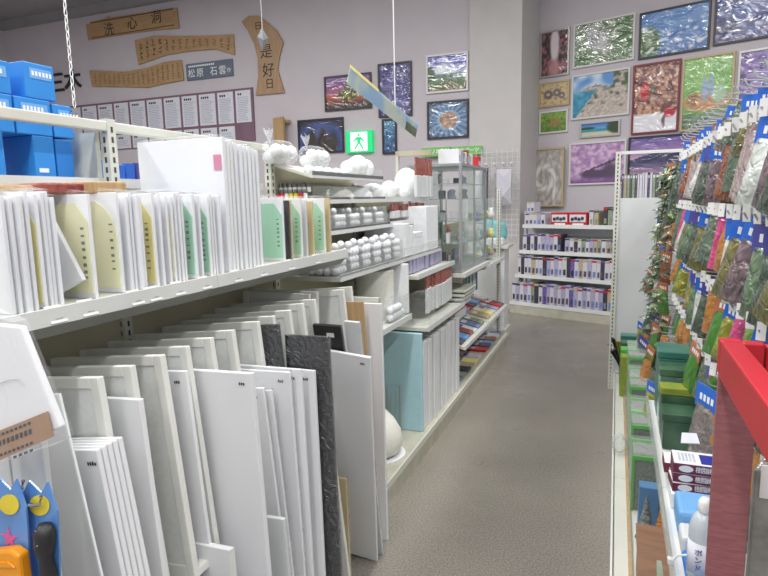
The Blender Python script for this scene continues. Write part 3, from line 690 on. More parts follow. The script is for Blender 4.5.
# large sleeved boards
for i in range(9):
    y = 1.50 + i * .0225; cd = {1: 'green_card'}.get(i)
    t = sleeve(y, -1.10 + random.uniform(-.004, .004), .402 - i * .0025 + random.uniform(-.004, .004), 'white_s', None, th=.014 if i else .016, idx=i, big=True, lab=f'large white sleeved board, {NUM[i + 1]} from the near side of the tall pack', yaw=0)
    if i in (0, 2, 5):
        MB().box(-1.13, -1.104, y - .0035, y - .001, 1.60, 1.645).build('colour_label', {0: 'pink_card', 2: 'yellow_card', 5: 'green_card'}[i], t)
    if i == 2:
        MB().box(-1.14, -1.104, y - .0035, y - .001, 1.31, 1.50).build('label_card', 'green_card', t)
# green labelled boards at the end of the shelf
for (y, cd, m_, hgt, lab) in ((1.83, 'green_card', 'white', .225, 'green carded board just right of the tall pack'), (1.87, None, 'black', .215, 'black edged board between green carded boards'), (1.885, None, 'kraft', .215, 'tan edged board beside the black one'),
                              (1.96, 'green_card', 'white', .222, 'green carded board behind the tan edged one'), (2.0, None, 'white2', .215, 'crinkled clear sleeve board near the shelf end'), (2.05, None, 'kraft', .21, 'cream edged board near the shelf end'),
                              (2.15, 'green_card', 'white', .222, 'green carded board, last but one on the upper shelf'), (2.2, None, 'kraft', .222, 'cream edged board, last on the upper shelf')):
    sleeve(y, -1.10, hgt, m_, cd, lab=lab, cw=.14)
# price tickets on the shelf edge
for k, y in enumerate((.85, .93, 1.07, 1.13, 1.22, 1.33, 1.48, 1.62, 1.8, 2.0)):
    t = thing('shelf_ticket', (-1.066, y, 1.262), f'clear plastic price ticket, {NUM[k + 1]} from the near end of the upper shelf', 'price ticket', 'price tickets on the upper shelf')
    mb = MB(); mb.add([(-1.066, y, 1.264), (-1.066, y + .04, 1.264), (-1.085, y + .04, 1.298), (-1.085, y, 1.298), (-1.064, y, 1.264), (-1.064, y + .04, 1.264), (-1.083, y + .04, 1.298), (-1.083, y, 1.298)],
                      [(0, 1, 2, 3), (7, 6, 5, 4), (0, 4, 5, 1), (3, 2, 6, 7), (0, 3, 7, 4), (1, 5, 6, 2)]); mb.build('ticket', 'tag', t)
    mb = MB(); mb.add([(-1.0665, y + .012, 1.272), (-1.0665, y + .03, 1.272), (-1.0765, y + .03, 1.29), (-1.0765, y + .012, 1.29)], [(0, 1, 2, 3)]); mb.build('printed_price', 'teal', t)

# ------------------------------------------------------------------ canvases and panels leaning below the shelf
def lean_mx(y, xt, zt, xb, zb=0.0, yaw=0):   # yaw: how far the top leans along Y
    V = Vector((xt - xb, yaw, zt - zb)); L = V.length; V.normalize(); U = Vector((-V.z, 0, V.x)).normalized()   # U to the back (-X)
    W = U.cross(V)
    m = Matrix((U, W, V)).transposed().to_4x4(); m.translation = (xb, y, zb); return m, L
def marks(parent, mx, x, z, n=3, w_=.004, hh=.009):
    mb = MB(mx)
    for k in range(n): mb.box(x + k * .0065, x + k * .0065 + w_, -.0026, -.0021, z, z + hh * random.uniform(.7, 1))
    mb.build('size_mark', 'ink', parent)
def lean_panel(y, xt, zt, xb, wd, th, m, label, name='primed_canvas', cat='canvas', group='white panels leaning below the upper shelf', mark=True, side=None, film=False, zb=0.0, dy=0):
    mx, L = lean_mx(y, xt, zt, xb, zb, dy)
    t = thing(name, mx @ Vector((wd / 2, 0, 0)), label, cat, group)
    MB(mx).box(0, wd, 0, th, 0, L).build('panel', m, t, bev=.002)
    if side: MB(mx).box(-.0012, -.0002, 0.001, th, 0, L).build('edge_band', side, t)
    if mark: marks(t, mx, .022 if mark is True else .006, L - .032, 3 if mark is True else mark)
    if film:
        mb = MB(mx); nz = 14; vs_ = []; fs = []
        for j in range(nz + 1):
            for (x, yy) in ((wd * .9, -.006), (wd * .5, -.006 - .006 * random.random()), (.01, -.008), (-.008, th / 2), (0.01, th + .004)):
                vs_.append((x + random.uniform(-.002, .002), yy + random.uniform(-.003, .0), L * j / nz + (.006 if j == nz else 0)))
        for j in range(nz):
            for i in range(4): k = j * 5 + i; fs.append((k, k + 1, k + 6, k + 5))
        mb.add(vs_, fs); mb.build('plastic_wrap', 'film', t, smooth=True)
    return t
def stretcher(y, xt, zt, xb, wd, idx, depth=.02, cross=.6, label='', rw=.025, slit=True):
    mx, L = lean_mx(y, xt, zt, xb)
    t = thing('canvas_stretcher', mx @ Vector((wd / 2, 0, 0)), label, 'canvas', 'tall white canvas stretchers below the upper shelf')
    f = lambda a, b, c, d, nm, mm='frame_w', y0=0, y1=depth: MB(mx).box(a, b, y0, y1, c, d).build(nm, mm, t, bev=.002)
    f(0, rw, 0, L, 'side_rail'); f(wd - rw, wd, 0, L, 'side_rail'); f(rw, wd - rw, L - rw, L, 'top_rail'); f(rw, wd - rw, 0, rw, 'bottom_rail')
    if cross: f(rw, wd - rw, L * cross - .02, L * cross + .015, 'cross_rail')
    if slit: # canvas stops short of the top rail on its inner half
        MB(mx).box(rw, wd * .5, depth * .2, depth * .3, rw, L - rw).build('canvas', 'canvas', t)
        MB(mx).box(wd * .5, wd - rw, depth * .2, depth * .3, rw, L - rw - .03).build('canvas', 'canvas', t)
        MB(mx).box(wd * .5, wd * .5 + .012, depth * .05, depth * .5, rw, L - rw).build('inner_bar', 'frame_w', t)
    else:
        MB(mx).box(rw, wd - rw, depth * .2, depth * .3, rw, L - rw).build('canvas', 'canvas', t)
    return t, mx, L
Ys = [.917, 1.01, 1.107, 1.20, 1.30, 1.40, 1.53, 1.62, 1.725, 1.815, 1.906, 2.005, 2.07, 2.155, 2.232]
for i, y in enumerate(Ys):
    yy = y
    rec = .075 if i in (11, 12) else 0
    t, mx, L = stretcher(yy, -1.03 - rec, 1.134 + (.008 if i > 8 else 0), -.92 - rec * 2.6, .38 - rec, i, cross=.5 if i in (1, 2, 3) else 0, depth=.018 if i != 2 else .02,
                         label=f'tall white canvas stretcher, {NUM[i + 1]} from the near end of the leaning row', slit=i < 7)
    if i == 2:
        zc = L * .5
        MB(mx).box(0.002, .03, .02, .062, zc - .02, zc).build('depth_bar', 'frame_w', t)
        MB(mx).box(.03, .3, .02, .062, zc - .02, zc - .012).build('shelf_board', 'white', t)
lean_panel(.80, -1.005, 1.139, -.81, .44, .006, 'white2', 'large grey-white board leaning nearest the camera', name='foam_board', cat='board', mark=False, side='ink_w')
for k in range(5):
    lean_panel(.846 + k * .0138, -.972 + .001 * k, 1.008 + .001 * k, -.83 + .002 * k, .30, .0115, 'white', f'white canvas panel with black size mark, {NUM[k + 1]} in the tight near stack', group='tight stack of canvas panels', mark=4 if k == 0 else 1)
lean_panel(.985, -.986, 1.067, -.92, .3, .014, 'white', 'plain white canvas panel just behind the tight near stack', mark=False)
lean_panel(1.172, -1.012, 1.078, -.93, .3, .012, 'white', 'white canvas panel with mark standing inside the box frame')
lean_panel(1.165, -.905, .609, -.885, .14, .018, 'white', 'small low white canvas in front of the box frame', name='small_canvas', mark=False, side='frame_w')
lean_panel(1.255, -.872, 1.06, -.835, .30, .018, 'white', 'broad plain white canvas panel with mark at top right, mid row')
lean_panel(1.355, -.86, .60, -.825, .14, .015, 'white2', 'low pale grey film-wrapped panel at floor level', mark=False, film=True)
lean_panel(1.43, -.955, .958, -.875, .25, .012, 'white', 'white film-wrapped panel right of the broad plain one, first', film=True)
lean_panel(1.452, -.94, .945, -.87, .25, .010, 'white', 'white film-wrapped panel right of the broad plain one, second', film=True)
lean_panel(1.478, -.892, .998, -.86, .25, .012, 'white', 'narrow white panel in front of the black wrapped canvases, first', film=True)
lean_panel(1.503, -.867, 1.002, -.85, .25, .012, 'white', 'narrow white panel in front of the black wrapped canvases, second')
lean_panel(1.556, -.851, .984, -.84, .25, .014, 'white', 'narrow white panel in front of the black wrapped canvases, third')
lean_panel(1.578, -.985, 1.118, -.90, .16, .014, 'black_c', 'black canvas in crinkled plastic between white stretchers', group='black wrapped canvases', film=True, mark=False)
lean_panel(1.60, -.821, 1.083, -.80, .155, .014, 'black_c', 'black canvas in plastic beside the large plain white panel', group='black wrapped canvases', film=True, mark=False)
t = lean_panel(2.128, -.914, 1.051, -.92, .115, .016, 'black', 'black box canvas with white tag near the shelf end', group='black wrapped canvases', mark=False, dy=-.244)
mx, L = lean_mx(2.128, -.914, 1.051, -.92, 0, -.244); MB(mx).box(.03, .06, -.003, -.0022, L - .045, L - .028).build('white_tag', 'tag', t)
MB(mx).box(-.002, 0, 0, .02, 0, L).build('edge_wrap', 'film', t)
lean_panel(2.152, -.850, 1.065, -.88, .06, .012, 'white2', 'grey-white panel in plastic near the divider board', film=True, mark=False, dy=-.247)
lean_panel(2.185, -.955, 1.09, -.90, .10, .010, 'wood', 'pale bamboo board standing near the divider board', name='wooden_board', cat='board', group=None, mark=False)
lean_panel(2.258, -.905, 1.07, -.90, .085, .018, 'white', 'white foam slab next to the divider board', name='foam_slab', cat='board', group=None, mark=False, zb=.0)
lean_panel(2.10, -.80, .944, -.885, .20, .014, 'white', 'large plain white panel standing farthest along at floor level', dy=-.22)
# low dark frame and kraft board
mx, L = lean_mx(1.90, -1.03, .468, -1.02)
t = thing('dark_frame', mx @ Vector((.12, 0, 0)), 'low black picture frame around a white sheet by the floor', 'frame')
for (a, b, c, d) in ((0, .05, 0, L), (.05, .3, L - .07, L), (.05, .3, 0, .05)): MB(mx).box(a, b, 0, .03, c, d).build('frame_rail', 'black', t, bev=.004)
MB(mx).box(.05, .3, .01, .02, .05, L - .07).build('white_sheet', 'white', t)
MB(mx).box(.012, .026, -.004, -.0005, 0, L - .01).build('frame_bead', 'hdr_p', t)
t = lean_panel(1.95, -.945, .43, -.94, .135, .012, 'kraft', 'low tan ribbed board wrapped in film by the floor', name='kraft_board', cat='board', group=None, film=True, mark=False)

# ------------------------------------------------------------------ left gondola, bays three to six
b3, b4, b5, b6 = bays[2:]
# slanted ball tray
shelf(b3, XC + .02, -1.25, 2.33, 3.18, 1.615, .012, .03, 'slanted_shelf', 'metal', .055)
shelf(b3, XC + .02, -1.25, 2.33, 3.2, 1.508, .02, .03); shelf(b4, XC + .02, -1.25, 3.2, 4.06, 1.508, .02, .03)
shelf(b3, XC + .02, -1.22, 2.33, 3.2, 1.365, .02, .03); shelf(b4, XC + .02, -1.22, 3.2, 3.96, 1.365, .02, .03)
shelf(b3, XC + .02, -1.13, 2.33, 3.2, 1.165, .02, .03); shelf(b4, XC + .02, -1.13, 3.2, 3.95, 1.165, .02, .03)
shelf(b3, XC + .02, -1.07, 2.5, 3.12, .85, .02, .03)
shelf(b4, XC + .02, -1.07, 3.25, 4.09, 1.055, .02, .03); shelf(b4, XC + .02, -1.0, 3.22, 4.09, .755, .02, .03)
def fence(parent, x, y0, y1, z, hh=.06, n=0):
    MB().box(x, x + .003, y0, y1, z, z + hh).build('clear_fence', 'acrylic', parent)
for (p_, x, y0, y1, z) in ((b3, -1.245, 2.33, 3.18, 1.615), (b3, -1.245, 2.33, 3.2, 1.508), (b4, -1.245, 3.2, 4.06, 1.508), (b3, -1.215, 2.33, 3.2, 1.365), (b3, -1.125, 2.33, 3.2, 1.165), (b4, -1.125, 3.2, 3.95, 1.165), (b4, -.996, 3.22, 4.09, .755)):
    fence(p_, x, y0, y1, z)
def balls(name, lab, c, r, m='foam', cat='foam ball', group=None, sz=1, n=16):
    o = MB().ball((c[0], c[1], c[2] + r * sz), r, n, 10, sz).build(name, m, None, smooth=True); return tag(o, lab, cat, group)
def bagged(x, y, z, lab, nb, r, spread, knot=True, rows=1):
    t = thing('bag_of_foam_balls', (x, y, z), lab, 'bag', 'bags of foam balls on the slanted tray')
    pts = []
    for k in range(nb):
        row = k // max(1, nb // rows); i = k % max(1, nb // rows)
        px = x + (row - (rows - 1) / 2) * 2 * r * .95 * .6 + random.uniform(-.003, .003); py = y + (i - (nb // rows - 1) / 2) * 2 * r * 1.0; pz = z + r + row * r * .9
        MB().ball((px, py, pz), r, 10, 7).build('foam_ball', 'foam', t, smooth=True); pts.append((px, py, pz))
    L = spread; mb = MB(); prof = []
    nn = 10; vs_ = []; fs = []
    for j in range(9):
        v = -1 + 2 * j / 8
        for i in range(nn):
            a = 2 * math.pi * i / nn; q = (1 - abs(v) ** 4) ** .5
            vs_.append((x + math.cos(a) * (r * 1.35) * (q + .05) + random.uniform(-.003, .003), y + v * L / 2, z + r * rows * .75 + .004 + math.sin(a) * (r * (.75 * rows + .25)) * (q + .05) + random.uniform(0, .004)))
    for j in range(8):
        for i in range(nn): k2 = (i + 1) % nn; fs.append((j * nn + i, j * nn + k2, (j + 1) * nn + k2, (j + 1) * nn + i))
    mb.add(vs_, fs); mb.build('clear_bag', 'film', t, smooth=True)
    if knot:
        mb = MB(); ky = y - L * .3; kz = z + r * rows * 1.6
        for k in range(6):
            a = k * 1.05; mb.add([(x, ky, kz - .01), (x + math.cos(a) * .02, ky + math.sin(a) * .03 - .01, kz + .05 + .01 * (k % 2)), (x + math.cos(a + .9) * .02, ky + math.sin(a + .9) * .03 - .01, kz + .045)], [(0, 1, 2)])
        mb.build('gathered_top', mat('crinkled_film', rgb(232, 236, 242), None, rough=.2, film=.35), t)
    return t
bagged(-1.40, 2.33, 1.665, 'bag of white foam balls with knotted top, nearest on the slanted tray', 6, .03, .26, True, 2)
bagged(-1.38, 2.62, 1.662, 'bag of white foam balls with flared top, second on the slanted tray', 6, .03, .26, True, 2)
for k in range(9):
    balls('foam_ball', f'loose small white foam ball on the slanted tray front, {NUM[k + 1]} from the near end', (-1.28 - .012 * (k % 2), 2.36 + k * .047, 1.618), .021, group='loose foam balls on the slanted tray')
balls('foam_ball', 'loose medium white foam ball in middle of the slanted tray', (-1.29, 2.80, 1.62), .03)
# foam cones / domes lying on the tray
def cone(c, r0, r1, L, ang, lab, name='foam_cone'):
    mb = MB(); pts = []; rr = []
    for i in range(9):
        t_ = i / 8; pts.append(Vector(c) + Vector((0, math.cos(ang), math.sin(ang))) * (t_ - .5) * L); rr.append((r0 + (r1 - r0) * t_) * (math.sin(math.pi * min(.5, t_ * 2 + .08))) * (1 if t_ < .9 else math.cos((t_ - .9) * 12)))
    mb.tube(pts, rr, 14); return tag(mb.build(name, 'foam', None, smooth=True), lab, 'foam shape', 'foam shapes on the slanted tray')
cone((-1.34, 2.93, 1.675), .03, .05, .13, 0, 'small white foam egg lying on the tray')
cone((-1.36, 3.03, 1.685), .03, .065, .18, R(6), 'large white foam cone lying on the slanted tray')
balls('foam_ball', 'large white foam ball at the far end of the slanted tray', (-1.34, 3.14, 1.622), .055)
# jars rack
t = thing('paint_jar_rack', (-1.38, 2.36, 1.51), 'small rack with silver capped paint jars under the ball tray', 'rack')
MB().box(-1.45, -1.27, 2.335, 2.55, 1.51, 1.516).build('rack_base', 'metal_w', t)
for r_ in range(2):
    for k in range(7):
        x = -1.435 + k * .024; y = 2.35 + r_ * .035
        j = MB().lathe([(.0095, 0), (.0095, .022)], (x, y, 1.516 + r_ * .028), 8).build('jar', ['red_cap', 'red_cap', 'plastic_w', 'yel_cap', 'yel_cap', 'red_cap', 'plastic_w'][k] if r_ == 0 else 'plastic_w', t)
        MB().lathe([(.0100, 0), (.0100, .014), (.008, .017)], (x, y, 1.5385 + r_ * .028), 8).build('cap', 'silver_cap', j)
# domes on the second shelf
def dome(c, r, hh, lab, m='foam'):
    prof = [(r, 0)] + [(r * math.cos(a * math.pi / 16), hh * math.sin(a * math.pi / 16)) for a in range(1, 8)] + [(.002, hh)]
    return tag(MB().lathe(prof, c, 20).build('foam_dome', m, None, smooth=True), lab, 'foam shape', 'foam domes on the upper shelf')
dome((-1.34, 2.78, 1.509), .09, .06, 'wide low cream foam dome, nearest on the shelf under the tray', 'foam_c')
dome((-1.34, 3.0, 1.509), .10, .075, 'wide foam dome, middle of the shelf under the tray')
dome((-1.335, 3.24, 1.509), .09, .09, 'white foam dome beside the tall rounded ball')
balls('foam_ball', 'white foam ball behind the tall one on the open shelf', (-1.33, 3.5, 1.509), .055)
balls('foam_ball', 'large white foam egg standing on the open shelf', (-1.31, 3.78, 1.509), .083, sz=1.2)
balls('foam_ball', 'small white foam ball at the base of the large egg', (-1.275, 3.64, 1.509), .035)
# clear bins with foam bits
def bin_(x0, x1, y0, y1, z0, hh, lab, nb, r, m='foam'):
    t = thing('clear_bin', ((x0 + x1) / 2, (y0 + y1) / 2, z0), lab, 'bin', 'clear acrylic bins of foam pieces')
    mb = MB(); th = .003
    mb.box(x0, x1, y0, y1, z0, z0 + th); mb.box(x1 - th, x1, y0, y1, z0 + th, z0 + hh); mb.box(x0, x0 + th, y0, y1, z0 + th, z0 + hh)
    mb.box(x0 + th, x1 - th, y0, y0 + th, z0 + th, z0 + hh); mb.box(x0 + th, x1 - th, y1 - th, y1, z0 + th, z0 + hh); mb.build('bin_wall', 'acrylic', t)
    nx = max(1, int((x1 - x0 - .01) / (2 * r))); ny = max(1, int((y1 - y0 - .01) / (2 * r))); k = 0
    me = None
    while k < nb:
        lay = k // (nx * ny); i = k % nx; j = (k // nx) % ny
        c = (x1 - .006 - r - i * 2 * r, y0 + .006 + r + j * 2 * r, z0 + .004 + r + lay * 1.8 * r + random.uniform(0, .003))
        if me is None: o = MB().ball((0, 0, 0), r, 10, 7).build('foam_ball', m, None, smooth=True, base=False); me = o.data; o.parent = t; o.location = Vector(c) - org(t)
        else: o = bpy.data.objects.new('foam_ball', me); col.objects.link(o); o.parent = t; o.location = Vector(c) - org(t)
        k += 1
    return t
for k in range(5):
    bin_(-1.43, -1.225, 2.34 + k * .17, 2.505 + k * .17, 1.366, .10, f'clear bin of small foam balls on the shelf under the domes, {NUM[k + 1]} from the divider', 42, .017)
for k in range(6):
    y0 = 2.33 + k * .145
    bin_(-1.33, -1.135, y0, y0 + .14, 1.166, .11, f'clear bin of larger foam balls on the middle shelf, {NUM[k + 1]} from the divider', 38, .0195)
# sleeved foam boxes
def fbox(x0, x1, y0, y1, z0, z1, lab, name='foam_box', m='foam', cat='foam block', group=None, bev=.004, lid=True):
    t = thing(name, ((x0 + x1) / 2, (y0 + y1) / 2, z0), lab, cat, group)
    if lid:
        zl = z1 - (z1 - z0) * .28
        MB().box(x0, x1, y0, y1, z0, zl).build('body', m, t, bev=bev); MB().box(x0, x1, y0, y1, zl + .001, z1).build('lid', m, t, bev=bev)
        MB().box(x1, x1 + .001, y0 + .02, y0 + .028, z1 - .02, z1 - .012).build('small_mark', 'ink_g', t)
    else: MB().box(x0, x1, y0, y1, z0, z1).build('body', m, t, bev=bev)
    return t
fbox(-1.40, -1.14, 3.42, 3.58, 1.166, 1.30, 'low white foam block with a black dot, in front of the foam box')
fbox(-1.44, -1.13, 3.63, 3.90, 1.166, 1.455, 'tall smooth white foam box on the middle shelf', lid=False)
fbox(-1.40, -1.14, 3.25, 3.33, 1.166, 1.36, 'narrow upright white foam slab on the middle shelf', lid=False)
fbox(-1.40, -1.14, 3.335, 3.40, 1.166, 1.345, 'second narrow upright foam slab beside the first', lid=False)
# below: cylinders & slabs under the middle shelf
o = MB().lathe([(.10, 0), (.10, .265), (.095, .27)], (-1.23, 3.0, .851), 28).build('foam_cylinder', 'foam_c', None, smooth=False); o.data.shade_smooth(); tag(o, 'large cream foam cylinder under the middle shelf', 'foam block')
m_ = o.modifiers.new('split', 'EDGE_SPLIT'); m_.split_angle = R(40)
fbox(-1.36, -1.09, 3.13, 3.16, .856, 1.14, 'upright white foam slab beside the cream cylinder', lid=False)
for k, (x, y, r) in enumerate(((-1.14, 2.58, .042), (-1.15, 2.68, .042), (-1.16, 2.78, .05), (-1.24, 2.62, .042), (-1.25, 2.72, .045))):
    balls('foam_ball', f'big foam ball on the low bin shelf, {["nearest front", "middle front", "farthest front", "nearest rear", "farthest rear"][k]}', (x, y, .851), r, group='big foam balls on the low shelf', n=18)
bin_(-1.125, -1.075, 2.85, 3.1, .851, .13, 'clear bin standing on the low shelf before the cream cylinder', 9, .022)
# deck goods
fbox(-1.42, -1.03, 3.185, 3.215, .131, .727, 'tall light blue foam board standing on the base deck', name='foam_board', m='blue_foam', cat='board', lid=False)
t = thing('wire_stand', (-1.2, 3.12, .131), 'small grey wire stand in front of the light blue board', 'stand')
mb = MB(); mb.tube([(-1.23, 3.14, .135), (-1.23, 3.14, .42), (-1.15, 3.14, .42), (-1.15, 3.14, .135)], .004, 6); mb.tube([(-1.20, 3.10, .135), (-1.20, 3.12, .38), (-1.17, 3.12, .38), (-1.17, 3.10, .135)], .003, 6); mb.build('wire', 'alu', t)
fb = 0
for k in range(9):
    y = 3.24 + k * .092; zt = .655 + (.0 if k % 2 else .006)
    o = MB().box(-1.42, -1.035 + .006 * (k % 3), y, y + .082 - .01 * (k % 2), .131, zt).build('foam_board', 'white', None, bev=.004)
    tag(o, f'thick white foam board, {NUM[k + 1]} from the light blue board', 'board', 'thick white foam boards on the base deck')
fbox(-1.3, -1.03, 3.222, 3.236, .131, .60, 'thin white board with folded corner beside the blue board', name='foam_board', m='white', cat='board', lid=False, bev=.001)
o = MB().lathe([(.10, 0), (.135, .02), (.145, .07), (.135, .13), (.10, .19), (.055, .24), (.03, .27), (.028, .31), (.02, .315)], (-1.18, 2.83, .137), 28).build('foam_bottle', 'foam_c', None, smooth=True)
tag(o, 'big round cream foam bottle shape on the base deck', 'foam shape')
o = MB().lathe([(.15, 0), (.15, .005)], (-1.17, 2.83, .131), 28).build('white_disc', 'white', None); tag(o, 'thin white disc under the round foam bottle shape', 'disc')
# red-white packets on the shelves of bay four / five
def packet(x, y, z, wd, hh, th, body, head, lab, grp, headfrac=.25, name='hanging_packet', rz=0):
    t = thing(name, (x, y, z), lab, 'packet', grp)
    MB().box(x - th / 2, x + th / 2, y - wd / 2, y + wd / 2, z, z + hh * (1 - headfrac)).build('packet_body', body, t, bev=.003)
    MB().box(x - th * .2, x + th * .2, y - wd / 2, y + wd / 2, z + hh * (1 - headfrac), z + hh).build('header_card', head, t)
    return t
i = 0
for (x, z0, hh, ya, yb, lab, bd, hd, fr) in ((-1.20, 1.515, .26, 3.62, 4.0, 'on the top shelf behind the large egg', 'white2', 'red_d', .45), (-1.14, 1.061, .10, 3.28, 4.05, 'in a row under the foam boxes', 'carton_l', 'white2', .1),
                                             (-1.09, 1.19, .13, 3.98, 4.1, 'right of the tall foam box', 'white2', 'red_d', .4), (-1.07, .80, .24, 3.42, 4.06, 'in a row above the foam boards', 'white2', 'red_d', .35), (-1.25, 1.39, .09, 3.3, 4.0, 'above the white foam boxes', 'white2', 'red_d', .5)):
    n = int((yb - ya) / .062); i += 1
    for k in range(n):
        packet(x + random.uniform(-.01, .01), ya + .03 + k * .062, z0, .05, hh * random.uniform(.92, 1), .02, bd, hd, f'{"red headed white packet" if hd == "red_d" else "pale slim packet"} {lab}, {NUM[k + 1]} from left', 'packets ' + lab, fr)
# clear glass globe
t = thing('clear_globe', (-1.08, 3.33, .756), 'clear plastic globe on the shelf above the foam boards', 'globe')
MB().ball((-1.08, 3.33, .86), .09, 20, 12, 1.1).build('globe', 'glass_g' if 0 else 'acrylic', t, smooth=True)
MB().lathe([(.05, 0), (.045, .02)], (-1.08, 3.33, .756), 16).build('base', 'acrylic', t)
# beam with packets above bay four
t = thing('product_beam', (-1.4, 3.9, 1.72), 'cream cross beam above the red headed packets', 'beam')
MB().box(-1.46, -1.20, 3.98, 4.01, 1.80, 1.835).build('beam', 'backpanel', t); MB().box(XC - .01, XC + .01, 3.98, 4.01, 1.57, 1.80).build('upright', 'metal', t)

# ------------------------------------------------------------------ glass display case on bay five
shelf(b5, XC + .02, -1.0, 4.1, 5.0, .968, .03, .03)
t = thing('glass_display_case', (-1.22, 4.52, .97), 'tall glass display case with silver corner posts', 'display case')
x0, x1, y0, y1, z0, z1 = -1.42, -1.02, 4.12, 4.98, .972, 1.745
MB().box(x0, x1, y0, y1, z0, z0 + .03).build('plinth', 'alu', t); MB().box(x0, x1, y0, y1, z1 - .018, z1).build('top_frame', 'alu', t)
for (a, b) in ((x0, y0), (x1 - .02, y0), (x0, y1 - .02), (x1 - .02, y1 - .02)): MB().box(a, a + .02, b, b + .02, z0 + .03, z1 - .018).build('corner_post', 'alu', t)
MB().box(x1 - .012, x1 - .004, (y0 + y1) / 2 - .008, (y0 + y1) / 2 + .008, z0 + .03, z1 - .018).build('door_stile', 'alu', t)
MB().box(x0 + .02, x1 - .02, y0 + .004, y0 + .008, z0 + .03, z1 - .018).build('side_pane', 'glass', t)
for a, b in ((y0 + .02, (y0 + y1) / 2 - .01), ((y0 + y1) / 2 + .01, y1 - .02)): MB().box(x1 - .010, x1 - .006, a, b, z0 + .03, z1 - .018).build('door_pane', 'glass', t)
MB().box(x0, x0 + .006, y0 + .02, y1 - .02, z0 + .03, z1 - .018).build('back_pane', 'glass', t)
gs = [z0 + .2, z0 + .36, z0 + .52, z0 + .63]
for z in gs: MB().box(x0 + .01, x1 - .02, y0 + .02, y1 - .02, z, z + .006).build('glass_shelf', 'glass_g', t)
k = 0
for zi, z in enumerate([z0 + .03] + gs):
    z += .0065
    for j in range(6):
        y = y0 + .09 + j * .13; x = random.uniform(-1.3, -1.12); k += 1
        hh = random.uniform(.05, .09)
        ty = (j + zi) % 4
        if ty == 0: o = MB().lathe([(.03, 0), (.035, .01), (.02, hh * .5), (.03, hh * .8), (.015, hh)], (x, y, z), 12).build('small_figurine', ['white', 'carton_l', 'dull'][j % 3], None, smooth=True); cat = 'figurine'; nm = 'small turned figurine'
        elif ty == 1:
            o = MB().box(x - .004, x + .004, y - .035, y + .035, z, z + hh).build('picture_stand', ['fr_silver', 'red_d', 'carton_t'][j % 3], None); MB().box(x + .0041, x + .005, y - .025, y + .025, z + .012, z + hh - .012).build('picture', 'paper', o); cat = 'frame'; nm = 'small picture stand'
        elif ty == 2: o = MB().box(x - .03, x + .03, y - .03, y + .03, z, z + hh * .7).build('small_case', 'acrylic', None); cat = 'box'; nm = 'small clear cube box'
        else: o = MB().box(x - .02, x + .02, y - .03, y + .03, z, z + hh * .8).build('small_carton', ['carton_k', 'carton', 'white2'][j % 3], None, bev=.003); cat = 'box'; nm = 'small carton'
        tag(o, f'{nm} in the glass case, {NUM[j + 1]} from left, {["bottom", "lowest glass", "middle glass", "upper glass", "top glass"][zi]} shelf', cat, 'goods in the glass case')
for k, (y, wd, hh, m_, lab) in enumerate(((4.16, .07, .10, 'white', 'white box at left on top of the glass case'), (4.25, .04, .09, 'carton_l', 'pale box standing on top of the glass case'), (4.31, .04, .085, 'spine_g', 'grey-green box on top of the glass case'), (4.37, .04, .09, 'white2', 'white slim box on top of the glass case'),
                                          (4.43, .04, .11, 'red_d', 'red patched box on top of the glass case'), (4.49, .05, .08, 'carton_t', 'tan box on top of the glass case'), (4.56, .05, .09, 'white2', 'pale wide box on top of the glass case'), (4.80, .10, .085, 'shirred', 'dark red box at right end on the glass case'))):
    t = thing('small_carton', (-1.12, y + wd / 2, 1.746), lab, 'box', 'boxes on top of the glass case')
    MB().box(-1.2, -1.05, y, y + wd, 1.746, 1.746 + hh).build('carton', m_, t, bev=.002); MB().box(-1.05, -1.0495, y + .006, y + wd - .006, 1.76, 1.746 + hh * .6).build('printed_panel', 'paper_t', t)
# second, lower glass case
t = thing('low_glass_case', (-1.2, 5.25, .9), 'lower glass case with shelves at the end of the row', 'display case')
x0, x1, y0, y1, z0, z1 = -1.40, -1.13, 5.06, 5.86, .93, 1.50
MB().box(x0, x1, y0, y1, z0, z0 + .02).build('plinth', 'alu', t); MB().box(x0, x1, y0, y1, z1 - .012, z1).build('top_pane', 'glass', t)
for (a, b) in ((x0, y0), (x1 - .012, y0), (x0, y1 - .012), (x1 - .012, y1 - .012)): MB().box(a, a + .012, b, b + .012, z0 + .02, z1 - .012).build('corner_post', 'metal', t)
for z in (1.12, 1.30): MB().box(x0, x1 - .012, y0 + .012, y1 - .012, z, z + .005).build('glass_shelf', 'glass_g', t)
MB().box(x1 - .008, x1 - .004, y0 + .012, y1 - .012, z0 + .02, z1 - .012).build('front_pane', 'glass', t)
k = 0
for zi, z in enumerate((.951, 1.126, 1.306)):
    for j in range(5):
        y = 5.14 + j * .15; hh = random.uniform(.06, .1)
        o = MB().lathe([(.02, 0), (.03, .01), (.034, hh * .5), (.02, hh * .8), (.024, hh)], (-1.13 - .02 * (j % 2), y, z), 12).build('small_vase', ['yellow_card', 'white', 'spine_b', 'ygreen', 'carton_t'][(j + zi) % 5], None, smooth=True)
        tag(o, f'small {["yellow", "white", "blue", "yellow-green", "tan"][(j + zi) % 5]} ornament in the lower glass case, {["bottom", "middle", "top"][zi]} shelf, {NUM[j + 1]} from the left', 'ornament', 'ornaments in the lower glass case')
